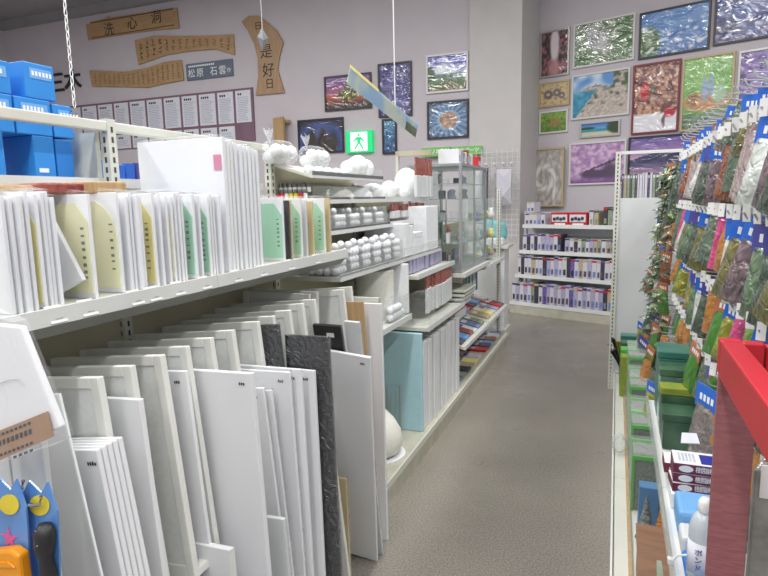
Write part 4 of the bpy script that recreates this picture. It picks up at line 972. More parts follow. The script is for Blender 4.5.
# lower shelves with magazines and packets
shelf(b5, XC + .05, -1.06, 4.12, 4.55, .72, .02, .03, 'slanted_shelf', 'metal', .06)
shelf(b5, XC + .05, -1.0, 4.12, 5.02, .42, .02, .03, 'slanted_shelf', 'metal', .10)
shelf(b6, XC + .05, -1.0, 5.05, 5.93, .42, .02, .03, 'slanted_shelf', 'metal', .10); shelf(b6, XC + .05, -1.04, 5.05, 5.93, .90, .02, .03)
slotted_post(-1.09, 5.93, .1, 1.58, b6, w_=.035)
mc = ['spine_b', 'carton', 'red_d', 'carton_t', 'dull', 'spine_g', 'carton_l', 'white', 'yellow_card', 'lblue', 'carton_k', 'shirred']
for lev, (z, sl, xf, nm) in enumerate(((.131, 0, -1.04, 'base deck'), (.421, .10, -1.02, 'lower slanted shelf'))):
    for k in range(13):
        y = 4.15 + k * .137
        if 4.98 < y + .05 < 5.08: continue
        for q in range(2):
            x1_ = xf - .01 - q * .19; x0_ = x1_ - .17; za = z + .002 + sl * (XC + .05 - x0_) / (XC + .05 - (-1.0)) * 0
            f = lambda x: z + .0015 + sl * (-1.0 - x) / (-1.0 - (XC + .05))
            mb = MB(); a = .012 + .006 * ((k + q) % 3)
            mb.add([(x0_, y, f(x0_)), (x1_, y, f(x1_)), (x1_, y + .12, f(x1_)), (x0_, y + .12, f(x0_)), (x0_, y, f(x0_) + a), (x1_, y, f(x1_) + a), (x1_, y + .12, f(x1_) + a), (x0_, y + .12, f(x0_) + a)],
                   [(0, 3, 2, 1), (4, 5, 6, 7), (0, 1, 5, 4), (1, 2, 6, 5), (2, 3, 7, 6), (3, 0, 4, 7)])
            ci = (k * 5 + q * 3 + lev * 4) % 12
            o = mb.build('magazine', mc[ci], None)
            mb = MB(); mb.add([(x0_ + .02, y + .015, f(x0_ + .02) + a + .0006), (x0_ + .06, y + .015, f(x0_ + .06) + a + .0006), (x0_ + .06, y + .105, f(x0_ + .06) + a + .0006), (x0_ + .02, y + .105, f(x0_ + .02) + a + .0006)], [(0, 1, 2, 3)])
            mb.build('cover_title', 'paper' if ci not in (1, 7) else 'spine_p', o)
            tag(o, f'flat magazine on the {nm}, {["front", "rear"][q]} row, {NUM[k + 1]} from the foam boards', 'magazine', 'magazines on the low shelves')
t = thing('grey_tray', (-1.12, 4.32, .80), 'stack of shallow grey trays below the glass case', 'tray')
for k in range(3): MB().box(-1.32 + .015 * k, -1.02 + .01 * k, 4.15, 4.5, .755 + k * .032, .775 + k * .032).build('tray', 'metal', t, bev=.004)
for k in range(7):
    packet(-1.08, 4.14 + k * .05, .60, .04, .12, .02, 'white2', 'red_d', f'small rust red headed packet below the grey trays, {NUM[k + 1]} from the left', 'packets below the grey trays', .5)
    y = 4.62 + k * .055
    packet(-1.10, y, .72, .045, .2, .015, ['teal_cloth', 'carton_k', 'white2', 'teal', 'carton'][k % 5], 'white2', f'hanging {["pale teal", "black", "white", "dark teal", "grey"][k % 5]} packet under the glass case, {NUM[k + 1]} from the left', 'packets under the glass case', .15)
# bag on cloth at the end
t = thing('folded_cloth', (-1.2, 6.35, 1.08), 'pale teal and white folded cloth bundle by the far pole', 'cloth')
mb = MB(); vs_ = []; fs = []
for j in range(5):
    for i in range(10):
        a = 2 * math.pi * i / 10; rr = .13 + .02 * math.sin(3 * a + j); vs_.append((-1.22 + rr * math.cos(a), 6.35 + rr * .8 * math.sin(a), 1.08 + j * .045 - .02 * math.cos(a)))
for j in range(4):
    for i in range(10): fs.append((j * 10 + i, j * 10 + (i + 1) % 10, (j + 1) * 10 + (i + 1) % 10, (j + 1) * 10 + i))
fs += [tuple(range(10)), tuple(range(40, 50))]; mb.add(vs_, fs); mb.build('cloth', 'teal_cloth', t, smooth=True)
MB().box(-1.34, -1.1, 6.22, 6.5, 1.0, 1.08).build('white_roll', 'white', t, bev=.02)
t = thing('display_stand', (-1.22, 6.36, 0), 'white display stand behind the far pole', 'stand')
MB().box(-1.40, -1.06, 6.2, 6.52, 0, .10).build('foot', 'metal', t); MB().box(-1.38, -1.08, 6.22, 6.5, .10, .97).build('column', 'metal_w', t, bev=.01); MB().box(-1.42, -1.04, 6.18, 6.54, .97, .999).build('top', 'metal', t)

# ------------------------------------------------------------------ far gondola, parallel to wall B
G0 = Vector((-1.27, 7.72, 0)); ag = math.atan2(7.27 - 7.758, -0.019 + 1.261) ; MG = Matrix.Translation(G0) @ Matrix.Rotation(ag, 4, 'Z')   # local x along, y back
t = thing('far_shelving_unit', MG @ Vector((.7, .2, 0)), 'four-tier shelf unit full of slim boxes at the end of the aisle', 'shelf unit')
MB(MG).box(0, 1.45, 0, .42, .0, .11).build('base', 'deck', t); 
MB(MG).box(0.02, 1.43, .40, .415, .11, 1.30).build('back_panel', 'white2', t)
MB(MG).box(0, .025, .36, .42, .11, 1.32).build('post', 'metal_w', t); MB(MG).box(1.42, 1.445, .36, .42, .11, 1.32).build('post', 'metal_w', t)
TZ = [(.145, 0.0, .0), (.50, .05, .06), (.81, .10, .10), (1.14, .12, .14)]
for z, yf, xo in TZ:
    s = MB(MG).box(xo * .8, 1.44, yf, .40, z - .03, z).build('shelf', 'metal_w', t); MB(MG).box(xo * .8, 1.44, yf - .006, yf, z - .035, z + .012).build('price_rail', 'metal_w', s)
MB(MG).box(.12, 1.42, .36, .398, 1.0, 1.10).build('inner_panel', 'white2', t)  # pale panel in front of the back panel, same colour
def slim(i, x, wd, yf, z, hh, body, spot, row, dp=.18):
    o = thing('slim_box', MG @ Vector((x + wd / 2, yf + .09, z)), f'{body[1]} slim box, {NUM[i]} from left, {row} shelf, far unit', 'box', 'slim boxes on the far shelf unit')
    MB(MG).box(x, x + wd, yf + .015, yf + dp, z + .0015, z + hh).build('carton', body[0], o)
    MB(MG).box(x + wd * .2, x + wd * .8, yf + .0135, yf + .0148, z + hh * .14, z + hh * .42).build('printed_figure', spot, o)
    MB(MG).box(x, x + wd, yf + .0135, yf + .0148, z + hh * .88, z + hh * .98).build('printed_top', random.choice(['carton_t', 'shirred', 'spine_p', 'carton_k']), o)
    return o
wc = ('carton', 'white'); lc = ('carton_l', 'lavender'); tc_ = ('carton_t', 'tan'); kc = ('carton_k', 'black'); pc = ('spine_p', 'purple'); gc = ('spine_g', 'grey-green')
def rowfill(z, yf, x0, x1, seqs, hh, row, wd=.05):
    x = x0; i = 1; k = 0
    while x + wd < x1 and i < 40:
        b = seqs[k % len(seqs)]; w2 = wd * random.uniform(.85, 1.15)
        slim(i, x, w2, yf, z, hh * random.uniform(.93, 1.04), b, random.choice(['dull', 'carton_k', 'spine_b', 'dull']), row); x += w2 + .003; i += 1; k += 1
rowfill(TZ[0][0], TZ[0][1], .03, 1.36, [wc, lc, wc, lc, wc, gc, kc, wc, pc, lc, wc, lc, wc, lc, wc, pc, lc, wc, lc, wc, lc, wc, lc, kc, tc_], .26, 'lowest')
rowfill(TZ[1][0], TZ[1][1], .08, 1.38, [wc, kc, wc, wc, tc_, wc, wc, kc, lc, wc, lc, wc, wc, kc, pc, wc, tc_, wc, lc, wc], .25, 'second lowest')
rowfill(TZ[2][0], TZ[2][1], .12, .66, [wc, kc, wc, kc, wc, lc, lc, lc], .22, 'third')
rowfill(TZ[2][0], TZ[2][1], .70, 1.38, [lc, wc, kc, wc, gc, wc, lc, tc_, gc, wc, tc_], .17, 'third, right half of the')
rowfill(TZ[3][0], TZ[3][1], .14, .44, [wc, wc, wc, lc, wc, lc], .15, 'top')
rowfill(TZ[3][0] + .165, TZ[3][1], .16, .27, [wc, wc], .13, 'top, upper layer of the')
for k in range(2):
    x = .50 + k * .235
    o = thing('red_white_box', MG @ Vector((x + .11, .2, 1.14)), f'{["left", "right"][k]} red and white box with black picture on the top shelf of the far unit', 'box', 'red and white boxes on the top far shelf')
    MB(MG).box(x, x + .23, .125, .3, 1.1415, 1.30).build('carton', 'shirred', o, bev=.002)
    pn = MB(MG).box(x + .014, x + .216, .1225, .1245, 1.185, 1.275).build('white_panel', 'paper', o)
    mb = MB(MG)
    for q in range(4): mb.lathe([(.001, 0), (.016, .001), (.02, .018), (.012, .034), (.001, .036)], (x + .05 + q * .042, .119, 1.205 + .01 * (q % 2)), 8)
    mb.build('printed_figure', 'carton_k', pn)
    MB(MG).box(x + .05, x + .19, .1225, .1245, 1.15, 1.17).build('white_lettering', 'ink_w', o)
for k, (x, wd, hh, b) in enumerate(((.99, .05, .19, wc), (1.05, .05, .18, tc_), (1.16, .05, .22, kc), (1.215, .05, .21, gc), (1.27, .05, .2, wc), (1.34, .06, .12, tc_))):
    slim(12 + k, x, wd, .12, 1.14, hh, b, 'spine_g', 'top')
# teal cloth bag and brown goods hanging on the unit's right side
t = thing('teal_bag', MG @ Vector((1.38, .02, .88)), 'teal cloth bag hanging at right of the far unit', 'bag')
mb = MB(MG); vs_ = []; fs = []
for j in range(6):
    for i in range(8):
        a = 2 * math.pi * i / 8; rr = (.035 + .03 * (1 - j / 5)) * (1 + .2 * math.sin(3 * a + j)); vs_.append((1.37 + rr * math.cos(a), .04 + rr * .5 * math.sin(a), .86 + j * .055))
for j in range(5):
    for i in range(8): fs.append((j * 8 + i, j * 8 + (i + 1) % 8, (j + 1) * 8 + (i + 1) % 8, (j + 1) * 8 + i))
fs += [tuple(range(8)), tuple(range(40, 48))]; mb.add(vs_, fs); mb.build('bag', mat('teal_bag', rgb(90, 150, 140), None, rough=.7), t, smooth=True)
MB(MG).tube([(1.37, .04, 1.13), (1.375, .06, 1.2)], .004, 5).build('strap', 'teal', t)
o = MB(MG).lathe([(.03, 0), (.06, .03), (.062, .09), (.03, .14), (.03, .17), (.001, .172)], (1.385, .09, .147), 12).build('amber_jar', 'wood', None, smooth=True); tag(o, 'amber jar at right end of the lowest far shelf', 'jar')

# ------------------------------------------------------------------ right gondola: hooks, bags, low shelves
XR = 0.50
rb = []
RL = ['nearest the camera on the right', 'second from the camera on the right', 'third from the camera on the right', 'farthest on the right, ending at the slotted post']
for k, (y0, y1) in enumerate(((1.12, 2.02), (2.02, 2.92), (2.92, 3.82), (3.82, 4.72))):
    t = thing('shelving_unit', (.28, (y0 + y1) / 2, 0), 'pale metal hook and shelf unit ' + RL[k], 'shelf unit', 'shelving units of the right row'); rb.append(t)
    MB().box(.035, XR, y0, y1 - .003, .115, .14).build('base_deck', 'metal', t); MB().box(.028, .04, y0, y1 - .003, 0, .115).build('kick_plate', 'metal', t)
    MB().box(.022, .030, y0, y1 - .003, .11, .15).build('base_lip', 'metal_w', t)
    MB().box(XR, XR + .01, y0 + .03, y1, .14, 1.8).build('back_panel', 'white2', t)
    slotted_post(XR, y0 + .016, 0, 1.82, t)
    if k < 2:
        s = MB().box(.168, XR, y0, y1 - .003, .53, .548).build('shelf', 'metal_w', t); MB().box(.162, .168, y0, y1 - .003, .525, .562).build('price_rail', 'alu', s); MB().box(.157, .160, y0, y1 - .003, .535, .60).build('clear_fence', 'acrylic', s)
    else: s = None
    MB().box(.092, .095, y0, y1 - .003, .15, .21).build('clear_fence', 'acrylic', t); MB().box(.085, .10, y0, y1 - .003, .14, .15).build('fence_rail', 'wood', t)
hook_me = MB().tube([(.0, 0, 0), (-.17, 0, .012), (-.19, 0, .018), (-.20, 0, .035)], .0028, 5).tube([(0, 0, .03), (-.19, 0, .05)], .0022, 4).mesh(); hook_me.materials.append(M['hookwire'])
tag_me = MB().box(-.003, 0, -.010, .010, -.040, .0).mesh(); tag_me.materials.append(M['tag'])
tag_ink = MB().box(-.0048, -.0042, -.009, .009, -.034, -.012).mesh(); tag_ink.materials.append(M['paper_t'])
def mk(me, name, parent, loc, rot=(0, 0, 0)):
    o = bpy.data.objects.new(name, me); col.objects.link(o); o.parent = parent; o.location = Vector(loc) - (org(parent) if parent is not None and parent.type == 'EMPTY' else Vector((0, 0, 0))); o.rotation_euler = rot; return o
def hook_at(y, z, x=XR - .005, tg=True):
    u = rb[min(3, max(0, int((y - 1.12) / .9)))]
    hk = mk(hook_me, 'hook', u, (x, y, z))
    if tg:
        tgo = mk(tag_me, 'price_tag', hk, (-.193, 0, .052), (0, R(random.uniform(-8, 8)), R(random.uniform(35, 60))))
bagk = {}
def bag_proto(key, fillm, hdr, wd, hh, th, label):
    root = thing('hanging_bag', (0, 0, 0), label, 'bag', 'hanging bags on the right hook wall')
    nx, nz = 6, 9; mb = MB()
    for sgn in (-1, 1):
        vs_ = []; fs = []
        for j in range(nz + 1):
            for i in range(nx + 1):
                u = i / nx * 2 - 1; v = j / nz
                pf = max(0, (1 - abs(u) ** 3)) ** .6 * (math.sin(math.pi * min(1, (v * .9 + .05))) ** .5) * (1.15 - .5 * v)
                wj = wd * .56 * (1 - .3 * v)
                vs_.append((sgn * th * .7 * pf * (1 + .18 * h(u * 2, v * 4, len(bagk))), u * wj * (1 + .04 * h(v * 5, u, 3)), -hh + v * hh * (1 - hdr_f(hdr))))
        for j in range(nz):
            for i in range(nx): k = j * (nx + 1) + i; fs.append((k, k + 1, k + nx + 2, k + nx + 1))
        mb.add(vs_, fs)
    mb.build('filled_pouch', fillm, root, smooth=True)
    if hdr:
        hb_ = -hh * hdr_f(hdr)
        hc = MB().box(-.003, .003, -wd * .42, wd * .42, hb_ - .012, .008).build('header_card', hdr, root)
        mb = MB()
        for k in range(4): mb.box(-.0036, -.0031, -wd * .3 + k * wd * .15, -wd * .3 + k * wd * .15 + wd * .09, hb_ * .75, hb_ * .35)
        mb.build('header_lettering', 'ink_w', hc)
    bagk[key] = root; return root
def hdr_f(hd): return .22 if hd else .0
def bm_(nm, a, b, sc=28, st=None, rough=.3): return mat('bag_' + nm, a, b, sc, rough, coat=1.0, bump=.9, bscale=26, stretch=st, detail=4, distort=.8, fac=(.3, .7))
BK = [('olive_moss', bm_('olive', rgb(84, 84, 44), rgb(124, 118, 66)), 'hdr', .12, .22, .035, 'olive moss bag with blue header'),
      ('brown_moss', bm_('plum', rgb(66, 50, 58), rgb(136, 116, 122)), 'hdr', .12, .22, .035, 'plum brown moss bag with blue header'),
      ('green_moss', bm_('sage', rgb(64, 88, 64), rgb(110, 134, 104)), 'hdr_p', .12, .22, .035, 'sage green moss bag with violet header'),
      ('white_fibre', bm_('white', rgb(176, 184, 178), rgb(214, 220, 214), 14), 'hdr', .11, .21, .035, 'white fibre bag with blue header'),
      ('dark_moss', bm_('dark', rgb(36, 48, 40), rgb(86, 104, 88)), 'hdr_p', .12, .22, .035, 'dark green moss bag with violet header'),
      ('grey_gravel', bm_('grey', rgb(92, 86, 84), rgb(146, 138, 134), 60), 'hdr', .11, .2, .03, 'grey gravel bag with blue header'),
      ('pink_mix', bm_('pink', rgb(150, 116, 124), rgb(196, 186, 178), 40), None, .11, .2, .03, 'pinkish clear mix bag'),
      ('orange_leaf', bm_('orange', rgb(70, 42, 28), rgb(164, 92, 50), 10), 'hdr_o', .10, .19, .02, 'orange leaf bag with orange header'),
      ('green_leaf', bm_('leaf', rgb(26, 70, 24), rgb(76, 138, 50), 9, (1, 1, .35)), 'hdr_o', .09, .19, .022, 'bright green leaf bag with orange header'),
      ('lime_sponge', bm_('lime', rgb(96, 136, 62), rgb(134, 168, 86), 50), None, .07, .16, .03, 'lime green sponge bag'),
      ('magenta_pack', bm_('magenta', rgb(196, 48, 118), rgb(214, 80, 140), 6), None, .05, .17, .015, 'magenta slim pack'),
      ('yellow_green', bm_('yg', rgb(110, 116, 34), rgb(166, 164, 62), 30), 'hdr', .09, .19, .025, 'yellow-green moss bag with blue header'),
      ('amber_bark', bm_('amber', rgb(120, 72, 34), rgb(190, 130, 62), 12), None, .08, .17, .03, 'amber bark bag'),
      ('grey_leaf', bm_('gleaf', rgb(48, 66, 56), rgb(110, 128, 108), 9), None, .09, .18, .02, 'grey-green leaf bag')]
for b in BK: bag_proto(*b)
used_b = set()
def place_bag(key, x, y, z, yaw, label, pitch=0, sc=1):
    p = bagk[key]
    o = p if key not in used_b else copy_tree(p); used_b.add(key)
    o.location = (x, y, z); o.rotation_euler = (R(random.uniform(2, 20)) + pitch, R(random.uniform(-6, 2)), yaw); o['label'] = label; o.scale = (sc,) * 3
    return o
desc = {b[0]: b[6] for b in BK}
rows = [('top', 1.735, ['grey_gravel', 'green_leaf', 'grey_leaf', 'grey_gravel', 'orange_leaf', 'white_fibre', 'olive_moss', 'grey_leaf'], .66, ''),
        ('second', 1.635, ['brown_moss', 'dark_moss', 'brown_moss', 'white_fibre', 'pink_mix', 'pink_mix', 'grey_leaf', 'orange_leaf', 'orange_leaf'], .86, ''),
        ('third', 1.395, ['olive_moss', 'olive_moss', 'dark_moss', 'green_moss', 'brown_moss', 'olive_moss', 'white_fibre', 'amber_bark', 'magenta_pack', 'grey_leaf'], .93, ''),
        ('fourth', 1.15, ['dark_moss', 'white_fibre', 'green_moss', 'yellow_green', 'lime_sponge', 'magenta_pack', 'yellow_green', 'green_leaf', 'green_leaf', 'amber_bark'], .86, ''),
        ('fifth', .90, ['grey_leaf', 'dark_moss', 'amber_bark', 'grey_leaf', 'green_leaf', 'amber_bark', 'amber_bark', 'yellow_green', 'green_leaf', 'grey_leaf'], .84, '')]
for (rn, z, kinds, sc, _) in rows:
    n = 0; y = 1.22
    while y < 3.55 and n < 24:
        n += 1; key = kinds[(n - 1) % len(kinds)]
        hook_at(y, z + .02, tg=rn != 'top')
        nb = 2 if rn != 'top' else 1
        for q in range(nb):
            xx = XR - (.165 if rn != 'top' else .15) + q * .055 + random.uniform(-.01, .01)
            place_bag(key, xx, y + random.uniform(-.012, .012), z + .024, R(random.uniform(28, 50)) , f'{desc[key]}, {"front" if q == 0 else "rear"} on {NUM[n]} hook of {rn} row', sc=sc * random.uniform(1.02, 1.16))
        y += .118 + random.uniform(-.006, .006)
# far leafy picks and branches hanging beyond the bags
def leaf_pick(x, y, z, L, lm, label, n=9, drop=True):
    t = thing('leaf_spray', (x, y, z), label, 'artificial foliage', 'leaf sprays at the far end of the hook wall')
    MB().tube([(x, y, z), (x - .02, y + .01, z - L * .5), (x - .03, y, z - L)], .003, 5).build('stem', 'dgreen', t)
    for k in range(n):
        a = random.uniform(0, 6.28); f = k / n; lz = z - L * f; ll = random.uniform(.05, .08); w_ = ll * .33
        d = Vector((math.cos(a), math.sin(a), random.uniform(-.9, .1))).normalized(); s_ = d.cross(Vector((0, 0, 1))).normalized() * w_; b0 = Vector((x - .02 * f, y, lz)); nrm = d.cross(s_).normalized() * .006
        mb = MB(); mb.add([b0, b0 + d * ll * .35 + s_ + nrm, b0 + d * ll * .75 + s_ * .7, b0 + d * ll, b0 + d * ll * .75 - s_ * .7, b0 + d * ll * .35 - s_ + nrm, b0 + d * ll * .5 - nrm * 1.5], [(0, 1, 6), (1, 2, 6), (2, 3, 6), (3, 4, 6), (4, 5, 6), (5, 0, 6)])
        mb.build('leaf', lm, t)
lms = [bm_('l1', rgb(44, 70, 44), rgb(84, 112, 72), 14), bm_('l2', rgb(60, 78, 66), rgb(112, 128, 112), 14), bm_('l3', rgb(104, 88, 62), rgb(168, 140, 108), 14), bm_('l4', rgb(104, 124, 72), rgb(146, 164, 108), 14)]
n = 0
for rz, zz in enumerate((1.66, 1.50, 1.33, 1.16, .98, .80)):
    for k in range(6):
        y = 3.62 + k * .17; x = .33 - .06 * random.random() - (.05 if rz > 2 else 0) + .02 * k * 0; n += 1
        li = [1, 0, 3, 1, 2, 0][(k + rz * 2) % 6]
        if k % 2 == 0: hook_at(y, zz + .01, tg=False)
        leaf_pick(x, y, zz, .15, lms[li], f'{["green", "grey-green", "tan", "pale green"][li]} leaf spray, {NUM[k + 1]} from the near side in {["uppermost", "second", "third", "fourth", "fifth", "lowest"][rz]} far row', n=8)
        if k % 2 == 0 or rz in (0, 2): key = ['grey_leaf', 'green_leaf', 'orange_leaf', 'dark_moss', 'olive_moss', 'green_leaf', 'amber_bark'][(k + rz * 3) % 7]; place_bag(key, x + .02 + .02 * (k % 2), y + .08, zz + .01, R(40), f'{desc[key]}, {NUM[k + 1]} behind the leaf sprays, level {NUM[rz + 1]}', sc=.95)
for k in range(14):
    y = 3.0 + (k % 7) * .24; z = .74 - .14 * (k // 7); key = ['yellow_green', 'grey_leaf', 'amber_bark', 'green_leaf', 'dark_moss', 'amber_bark', 'yellow_green'][k % 7]
    place_bag(key, .27 - .05 * (k // 7) - .03 * (k % 2), y, z, R(30), f'{desc[key]}, {NUM[k % 7 + 1]} in {"lowest" if k // 7 else "low"} far row', sc=1.05)
    hook_at(y, z, x=XR - .07, tg=False)
# slotted post, end frame and white panel beyond the bags
t = thing('end_frame', (.35, 4.8, 0), 'tall slotted end frame with white panel behind the hanging bags', 'shelf unit')
slotted_post(.0, 4.80, 0, 1.815, t, face='y', w_=.036)
MB().box(.018, .95, 4.795, 4.82, 1.795, 1.817).build('top_rail', 'metal_w', t)
MB().box(.02, .95, 4.80, 4.81, .14, 1.475).build('white_panel', 'white2', t); MB().box(-.0, .95, 4.78, 4.83, 0, .14).build('base', 'metal', t)
x = .03; n = 0
while x < .62 and n < 39:
    n += 1; wd = random.uniform(.010, .02); cm = random.choice(['carton_t', 'spine_g', 'carton', 'dull', 'silver_cap', 'carton'])
    o = MB().box(x, x + wd, 4.84, 5.02, 1.47, 1.655 + random.uniform(-.008, .008)).build('slim_sample_book', cm, None)
    MB().box(x + .002, x + wd - .002, 4.8385, 4.8395, 1.62, 1.64).build('title_label', 'paper', o)
    tag(o, f'slim {dict(carton_t="tan", spine_g="green-grey", carton="pale", dull="violet-grey", silver_cap="grey")[cm]} sample book, {NUM[n]} from the slotted post', 'book', 'sample books behind the end panel'); x += wd + .003
o = MB().box(.0, .95, 4.835, 5.25, 1.44, 1.468).build('book_shelf', 'metal', t)
MB().box(.0, .95, 5.2, 5.25, 0, 1.44).build('rear_panel', 'white2', t)

# green packs on the base deck
for k in range(7):
    y = 2.62 + k * .235; tall = .24 + .03 * (k % 2) + .02 * k
    t = thing('turf_pack', (.13, y + .1, .141), f'clear pack of grey turf sheet with bright green rims, {NUM[k + 1]} from the near end', 'pack', 'turf packs on the base deck')
    MB().box(.105, .30, y, y + .19, .1415, .14 + tall).build('turf_sheet', 'turf', t, bev=.006)
    for ya in (y - .006, y + .186):
        MB().box(.100, .31, ya, ya + .012, .135 + tall, .152 + tall).build('green_rim', 'lime', t); MB().box(.100, .110, ya, ya + .012, .1415, .135 + tall).build('green_rim', 'lime', t)
    MB().box(.104, .106, y + .02, y + .17, .2, .12 + tall).build('tinted_window', 'glass_g', t)
    MB().box(.098, .315, y - .008, y + .2, .1415, .165 + tall).build('film_wrap', 'film', t)
for k in range(4):
    y = 4.18 + k * .13; o = MB().box(.06, .2, y, y + .1, .1415, .42 + .02 * k).build('green_carton', ['ygreen', 'lime', 'dgreen', 'teal'][k], None, bev=.006)
    tag(o, f'{["yellow-green", "lime", "dark green", "teal"][k]} carton on the deck before the slotted post', 'box', 'green cartons by the post')
t = thing('wire_bundle', (.05, 4.62, .3), 'dark and yellow plastic picks sticking out beside the slotted post', 'artificial foliage')
for k in range(9):
    a = random.uniform(2.2, 4.4); p0 = Vector((.10, 4.6, .15)); p1 = Vector((.03 + random.uniform(-.03, .04), 4.56 + random.uniform(-.06, .06), .42 + random.uniform(-.06, .05)))
    MB().tube([p0, (p0 + p1) / 2 + Vector((-.01, 0, .03)), p1], [.004, .006, .012], 6).build('pick', ['black', 'ygreen', 'black'][k % 3], t)
t = thing('crumpled_film', (.06, 3.2, .141), 'crumpled clear plastic packet at the shelf lip', 'packet')
MB().ball((.055, 3.2, .205), .04, 10, 7, 1.3).build('crumple', mat('crumple', rgb(225, 232, 232), None, rough=.15, bump=1, bscale=50, film=.25), t)
# green tinted boxes on the second shelf
for k, (y0, y1, z1, m_, tm, lab) in enumerate(((2.34, 2.46, .69, 'dgreen', 'dgreen', 'dark green tinted clear box on the second shelf, nearest'), (2.47, 2.55, .75, 'dgreen', 'ygreen', 'clear box with yellow-green sheet on the second shelf'), (2.56, 2.68, .80, 'glass_g', 'dgreen', 'pale green clear box on the second shelf, tall'), (2.69, 2.86, .84, 'teal', 'teal', 'teal lidded box on the second shelf, farthest'))):
    t = thing('tinted_box', (.3, (y0 + y1) / 2, .5485), lab, 'box', 'green tinted boxes on the second shelf')
    MB().box(.19, .40, y0, y1, .5485, z1 - .03).build('box_body', m_, t, bev=.006); MB().box(.185, .405, y0 - .003, y1 + .003, z1 - .03, z1).build('lid', tm, t, bev=.004)
t = place_bag('green_leaf', .30, 2.44, .93, R(20), 'bright green leaf bag hanging low in front of the tinted boxes'); hook_at(2.44, .92, tg=False)
t = place_bag('dark_moss', .33, 2.20, .92, R(20), 'dark teal-green bag hanging low beside the red frame'); hook_at(2.2, .91, tg=False)
t = place_bag('grey_gravel', .30, 2.12, .86, R(24), 'long grey gravel bag slanting over the maroon boxes', sc=1.25); hook_at(2.12, .86, tg=False)
# white and maroon long boxes with writing
def claybox(x0, x1, y0, y1, z0, z1, lab, top=False, rz=0):
    t = thing('clay_box', ((x0 + x1) / 2, (y0 + y1) / 2, z0), lab, 'box', 'white and maroon boxes on the second shelf')
    MB().box(x0, x1, y0, y1, z0, z1).build('carton', 'white', t, bev=.002)
    b = MB().box(x0 - .0006, x1, y0 - .0012, y0 - .0002, z0 + .001, z1 - .001).build('maroon_side', 'dusty', t)
    MB().box(x0 - .0012, x0 - .0002, y0, y1, z0 + .001, z1 - .001).build('maroon_end', 'dusty', t)
    zc = (z0 + z1) / 2
    mb = MB(); mb.lathe([(.019, 0), (.019, .0008)], (0, 0, 0), 20); o = mb.build('white_oval', 'ink_w', None, base=False)
    o.data.transform(Matrix.Translation((x0 + .033, y0 - .0014, zc)) @ Matrix.Rotation(math.pi / 2, 4, 'X') @ Matrix.Diagonal((1.05, .55, 1, 1))); o.data.transform(Matrix.Translation(-org(t))); o.parent = t
    for q, ch in enumerate('樹脂粘土'): text(ch, .02, 'ink_w', 'lettering', t, XZ(x0 + .068 + q * .018, y0 - .0016, zc))
    if top:
        MB().box(x0 + .075, x1 - .002, y0 + .01, y1 - .02, z1 + .0002, z1 + .001).build('blue_print', 'pblue', t)
        mb = MB()
        for k in range(5): mb.box(x0 + .015 + .01 * k, x0 + .021 + .01 * k, y0 + .02, y1 - .02, z1 + .0002, z1 + .0008)
        mb.build('fine_print', 'paper_t', t)
    t.rotation_euler.z = rz
    return t
claybox(.186, .36, 1.90, 1.99, .600, .628, 'white and maroon box at the bottom of the stack, turned slightly', rz=R(4))
claybox(.19, .36, 1.90, 2.0, .6285, .6575, 'white and maroon box in the middle of the stack')
claybox(.19, .36, 1.90, 2.0, .658, .690, 'white and maroon box topmost of the stack with blue print', top=True)
claybox(.175, .188 + .1, 2.02, 2.11, .60, .635, 'white and maroon box lying behind the stack')
t = thing('paper_note', (.25, 2.06, .66), 'small white paper card behind the maroon boxes', 'card'); MB().add([(.22, 2.04, .70), (.275, 2.04, .705), (.268, 2.075, .725), (.225, 2.075, .722), (.22, 2.04, .698), (.275, 2.04, .703), (.268, 2.075, .723), (.225, 2.075, .720)], [(0, 1, 2, 3), (7, 6, 5, 4), (0, 4, 5, 1), (1, 5, 6, 2), (2, 6, 7, 3), (3, 7, 4, 0)]).build('card', 'paper', t)
tag(MB().box(.185, .38, 1.88, 2.12, .5485, .598).build('white_foam_tray', 'foam', None, bev=.004), 'white foam tray under the maroon boxes', 'tray')
tag(MB().box(.19, .38, 1.72, 1.86, .5485, .625).build('light_blue_block', 'lblue', None, bev=.012), 'light blue foam block in front of the white tray', 'block')
tag(MB().box(.19, .38, 1.63, 1.715, .5485, .60).build('pale_grey_block', 'white2', None, bev=.01), 'pale grey block between the two blue blocks', 'block')
tag(MB().box(.19, .30, 1.40, 1.62, .5485, .575).build('mid_blue_block', 'mblue', None, bev=.01), 'deep blue block lying nearest on the second shelf', 'block')
t = thing('glue_bottle', (.245, 1.50, .576), 'grey-white squeeze bottle with white cap standing on the blue block', 'bottle')
MB().lathe([(.03, 0), (.033, .005), (.033, .13), (.026, .155), (.014, .17)], (.222, 1.50, .576), 20).build('body', 'bottle', t, smooth=True)
MB().lathe([(.015, .17), (.016, .172), (.016, .195), (.01, .205)], (.222, 1.50, .576), 16).build('cap', 'plastic_w', t, smooth=True)
lb = MB().lathe([(.0335, .02), (.0335, .10)], (.222, 1.50, .576), 20).build('label', 'paper', t, smooth=True)
for q, ch in enumerate('ボンド'): text(ch, .018, 'hdr_p', 'lettering', t, XZ(.208, 1.4655, .656 - q * .02, R(-22)))
t = thing('plastic_tie', (.18, 1.56, .57), 'thin white plastic tie across the shelf rail', 'tie'); MB().tube([(.158, 1.55, .572), (.175, 1.555, .59), (.24, 1.56, .60)], .003, 6).build('strap', 'plastic_w', t); MB().box(.152, .164, 1.545, 1.56, .566, .58).build('head', 'plastic_w', t)
t = thing('round_plate', (.33, 1.42, .6), 'pale green edged oval plate leaning beside the red frame', 'plate')
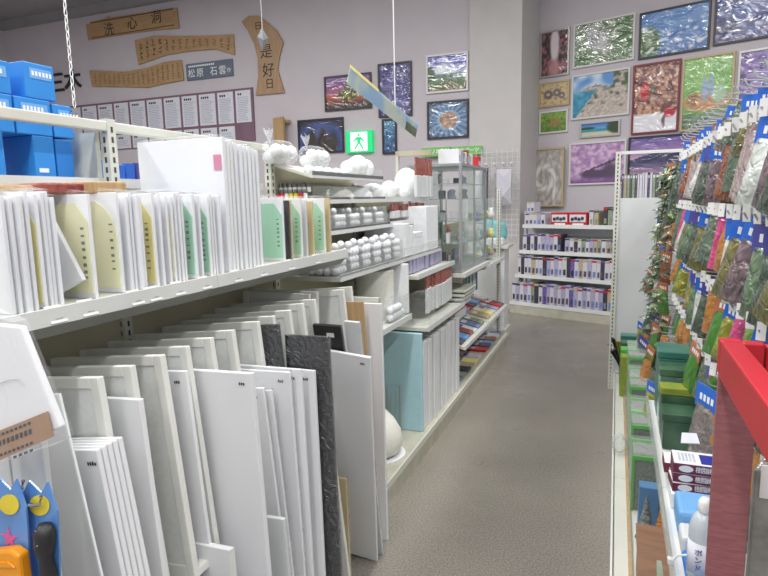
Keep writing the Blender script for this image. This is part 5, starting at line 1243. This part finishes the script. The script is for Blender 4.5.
o = MB().lathe([(.001, 0), (.07, .001), (.08, .006), (.082, .010)], (0, 0, 0), 24).build('plate', 'white2', None, base=False); o.data.transform(Matrix.Translation((.325, 1.44, .665)) @ Matrix.Rotation(R(70), 4, 'X') @ Matrix.Diagonal((.8, 1.1, 1, 1))); o.data.transform(Matrix.Translation(-org(t))); o.parent = t
# deck goods near: blue block, frosted trees, brown board
tag(MB().box(.125, .20, 2.46, 2.52, .1415, .33).build('slate_blue_block', 'slate', None, bev=.004), 'slate blue block standing on the base deck before the turf packs', 'block')
tag(MB().box(.12, .30, 2.16, 2.42, .1405, .145).build('white_sheet', 'white', None), 'white sheet on the base deck under the little trees', 'sheet')
for (x, y, hh, r, m_, lab) in ((.148, 2.36, .20, .035, 'pine', 'small frosted grey pine tree on the base deck'), (.20, 2.37, .15, .026, 'pine_o', 'small orange pine tree on the base deck')):
    t = thing('small_pine_tree', (x, y, .146), lab, 'model tree', 'small pine trees on the deck')
    MB().lathe([(.012, 0), (.012, .02)], (x, y, .146), 10).build('trunk', 'brown', t)
    prof = []
    for k in range(6): f = k / 6; prof += [(r * (1 - f) + .004, .02 + f * (hh - .03)), (r * (1 - f) * .68 + .003, .02 + (f + .11) * (hh - .03))]
    prof.append((.001, hh)); MB().lathe(prof, (x, y, .146), 12).build('foliage', m_, t)
t = thing('brown_board', (.2, 2.0, .3), 'brown wooden board with olive print leaning on the base deck', 'board')
MB().add([(.105, 1.75, .24), (.24, 1.75, .24), (.24, 2.2, .30), (.105, 2.2, .30), (.105, 1.75, .25), (.24, 1.75, .25), (.24, 2.2, .31), (.105, 2.2, .31)], [(0, 3, 2, 1), (4, 5, 6, 7), (0, 1, 5, 4), (1, 2, 6, 5), (2, 3, 7, 6), (3, 0, 4, 7)]).build('board', 'brown', t)
MB().add([(.155, 1.8, .2575), (.185, 1.8, .2575), (.18, 2.02, .2868), (.165, 2.02, .2868)], [(0, 1, 2, 3)]).build('olive_print', 'spine_g', t)
MB().box(.11, .235, 1.78, 2.17, .1405, .235).build('carton_below', 'cardboard', t)

# ------------------------------------------------------------------ red frame in the right foreground
t = thing('red_bin_frame', (.3, .85, 0), 'red painted box frame in the right foreground with a pale dusty red post', 'rack')
MB().box(.168, .226, 1.085, 1.10, 0, 1.20).build('corner_post', 'wood_red', t, bev=.002)
MB().box(.168, .20, 1.085, 1.115, 1.20, 1.258).build('post_head', 'red', t, bev=.003)
MB().box(.168, .20, .25, 1.085, 1.195, 1.258).build('side_rail', 'red', t, bev=.003)
MB().box(.20, .232, 1.09, 1.112, 1.16, 1.256).build('far_rail', 'red', t, bev=.003); MB().box(.234, .62, 1.09, 1.112, 1.16, 1.252).build('far_rail', 'red', t, bev=.003)
MB().box(.60, .632, .25, 1.112, 1.195, 1.258).build('side_rail', 'red', t, bev=.003); MB().box(.60, .632, .25, .28, 0, 1.195).build('corner_post', 'wood_red', t); MB().box(.168, .2, .25, .28, 0, 1.195).build('corner_post', 'wood_red', t); MB().box(.60, .632, 1.085, 1.112, 0, 1.195).build('corner_post', 'wood_red', t)
# clear bags and white cards behind the red post
for k in range(6):
    y = 1.14 + k * .035
    t = thing('clear_packet', (.36, y, .60), f'clear grey packet hanging behind the red post, {NUM[k + 1]} from the near side', 'packet', 'clear packets behind the red post')
    MB().box(.24 + .01 * k, .46, y, y + .012, .70, 1.02 - .01 * k).build('packet_body', mat('grey_contents', rgb(116, 118, 114), rgb(150, 152, 146), 18, .25, coat=.8, bump=.5, bscale=12), t, bev=.005)
    MB().box(.25 + .01 * k, .30 + .01 * k, y - .0035, y - .0005, .97 - .03 * k, 1.03 - .03 * k).build('price_card', 'tag', t)

# ------------------------------------------------------------------ left foreground: hook rack with packets
t = thing('hook_panel', (-1.2, .6, 0), 'white slatted panel with steel hooks at the left edge', 'rack')
for k in range(5): MB().box(-1.30 + k * .085, -1.22 + k * .085, .66, .672, .0, 1.13).build('slat', 'white2', t, bev=.002)
for (x, z) in ((-.838, 1.066), (-.803, 1.046), (-.85, 1.035)):
    MB().tube([(x - .12, .592, z - .002), (x - .02, .592, z), (x - .005, .592, z + .004), (x, .592, z + .018)], .003, 6).build('hook', 'chrome', t)
def pl(pts, y, th, name, m, parent, bev=0):
    mb = MB(); mb.prism(pts, lambda x, z: (x, y, z), lambda x, z: (x, y + th, z)); return mb.build(name, m, parent, bev=bev)
t = thing('bagged_white_board', (-.86, .60, 1.1), 'white sheet packet with brown label band in the left foreground', 'packet')
pl([(-.93, 1.33), (-.862, 1.328), (-.812, 1.327), (-.752, 1.178), (-.93, 1.105)], .596, .012, 'white_sheet', 'white', t, .003)
pl([(-.93, 1.139), (-.77, 1.203), (-.763, 1.165), (-.93, 1.090)], .590, .004, 'brown_label', 'cardboard', t)
for k, (a, b, z0, z1) in enumerate(((-.91, -.80, 1.139, 1.183), (-.91, -.80, 1.124, 1.168), (-.91, -.80, 1.107, 1.152), (-.85, -.80, 1.120, 1.141))):
    n_ = 11 if k < 3 else 4; mb = MB()
    for q in range(n_):
        f = q / n_; x = a + (b - a) * f; z = z0 + (z1 - z0) * f - .001; w_ = (b - a) / n_ * .62; s_ = (z1 - z0) / (b - a) * w_; hh = .008 if k == 1 else .004
        mb.add([(x, .5892, z), (x + w_, .5892, z + s_), (x + w_, .5892, z + s_ + hh), (x, .5892, z + hh)], [(0, 1, 2, 3)])
    mb.build('printed_lines', 'ink', t)['kind'] = 'stuff'
mb = MB(); mb.tube([(-.93, .5935, 1.212), (-.845, .5935, 1.244), (-.825, .5935, 1.247), (-.815, .5935, 1.238)], .0008, 4); mb.build('fold_line', 'paper_t', t)
pl([(-.96, 1.40), (-.86, 1.345), (-.815, 1.335), (-.742, 1.165), (-.75, 1.158), (-.96, 1.08)], .586, .026, 'clear_bag', 'film', t)
# blue star cards with tools
for k, (dx, dz, lab) in enumerate(((0, 0, 'blue star-edged card with black handled tool, left foreground'), (-.048, .004, 'blue star-edged card with orange scraper, at the left edge'))):
    t = thing('tool_card', (-.82 + dx, .575, .90), lab, 'tool packet', 'blue tool cards in the left foreground')
    y = .60 - .014 * k
    sp = [(-.865, .86), (-.800, .86), (-.785, 1.0), (-.783, 1.04), (-.797, 1.084), (-.813, 1.064), (-.837, 1.080), (-.852, 1.06), (-.865, 1.062)]
    pl([(a + dx, b + dz) for a, b in sp], y, .003, 'card', 'star_blue', t)
    o = MB().lathe([(.026, 0), (.026, .001)], (0, 0, 0), 24).build('yellow_burst', 'yellow', None, base=False); o.data.transform(Matrix.Translation((-.818 + dx, y - .0006, 1.043)) @ Matrix.Rotation(R(90), 4, 'X') @ Matrix.Rotation(R(25), 4, 'Z') @ Matrix.Diagonal((.9, .62, 1, 1))); o.data.transform(Matrix.Translation(-org(t))); o.parent = t
    st = []
    for q in range(10): a = math.pi / 2 + q * math.pi / 5; r_ = .019 if q % 2 == 0 else .008; st.append((-.828 + dx + r_ * math.cos(a), .984 + r_ * math.sin(a)))
    pl(st, y - .0012, .001, 'pink_star', 'pink', t)
    if k == 0:
        MB().tube([(-.795, y - .012, 1.022), (-.796, y - .014, 1.008), (-.800, y - .014, .985), (-.802, y - .012, .965), (-.800, y - .012, .94), (-.80, y - .012, .90)], [.010, .0155, .0145, .0095, .0115, .014], 12).build('black_handle', 'black', t, smooth=True)
        for zz in (1.02, .996): MB().ball((-.795, y - .0285, zz), .0014, 8, 5).build('rivet', 'chrome', t)
    else:
        pl([(-.92, .962), (-.85, .982), (-.829, .976), (-.828, .86), (-.92, .86)], y - .022, .02, 'orange_scraper', 'orange', t, .005)
        pl([(-.92, .95), (-.85, .964), (-.836, .957), (-.92, .938)], y - .025, .003, 'scraper_rib', 'orange', t, .001)
t = thing('price_placard', (-.87, .585, 1.03), 'small white price placard on the hook at the left edge', 'price ticket')
pl([(-.90, 1.045), (-.872, 1.055), (-.862, 1.06), (-.86, 1.04), (-.90, 1.018)], .560, .002, 'placard', 'tag', t)
mb = MB()
for q in range(5): mb.box(-.895 + q * .006, -.8915 + q * .006, .5592, .5598, 1.034 + q * .0018, 1.043 + q * .0018)
mb.build('printed_digits', 'ink', t)
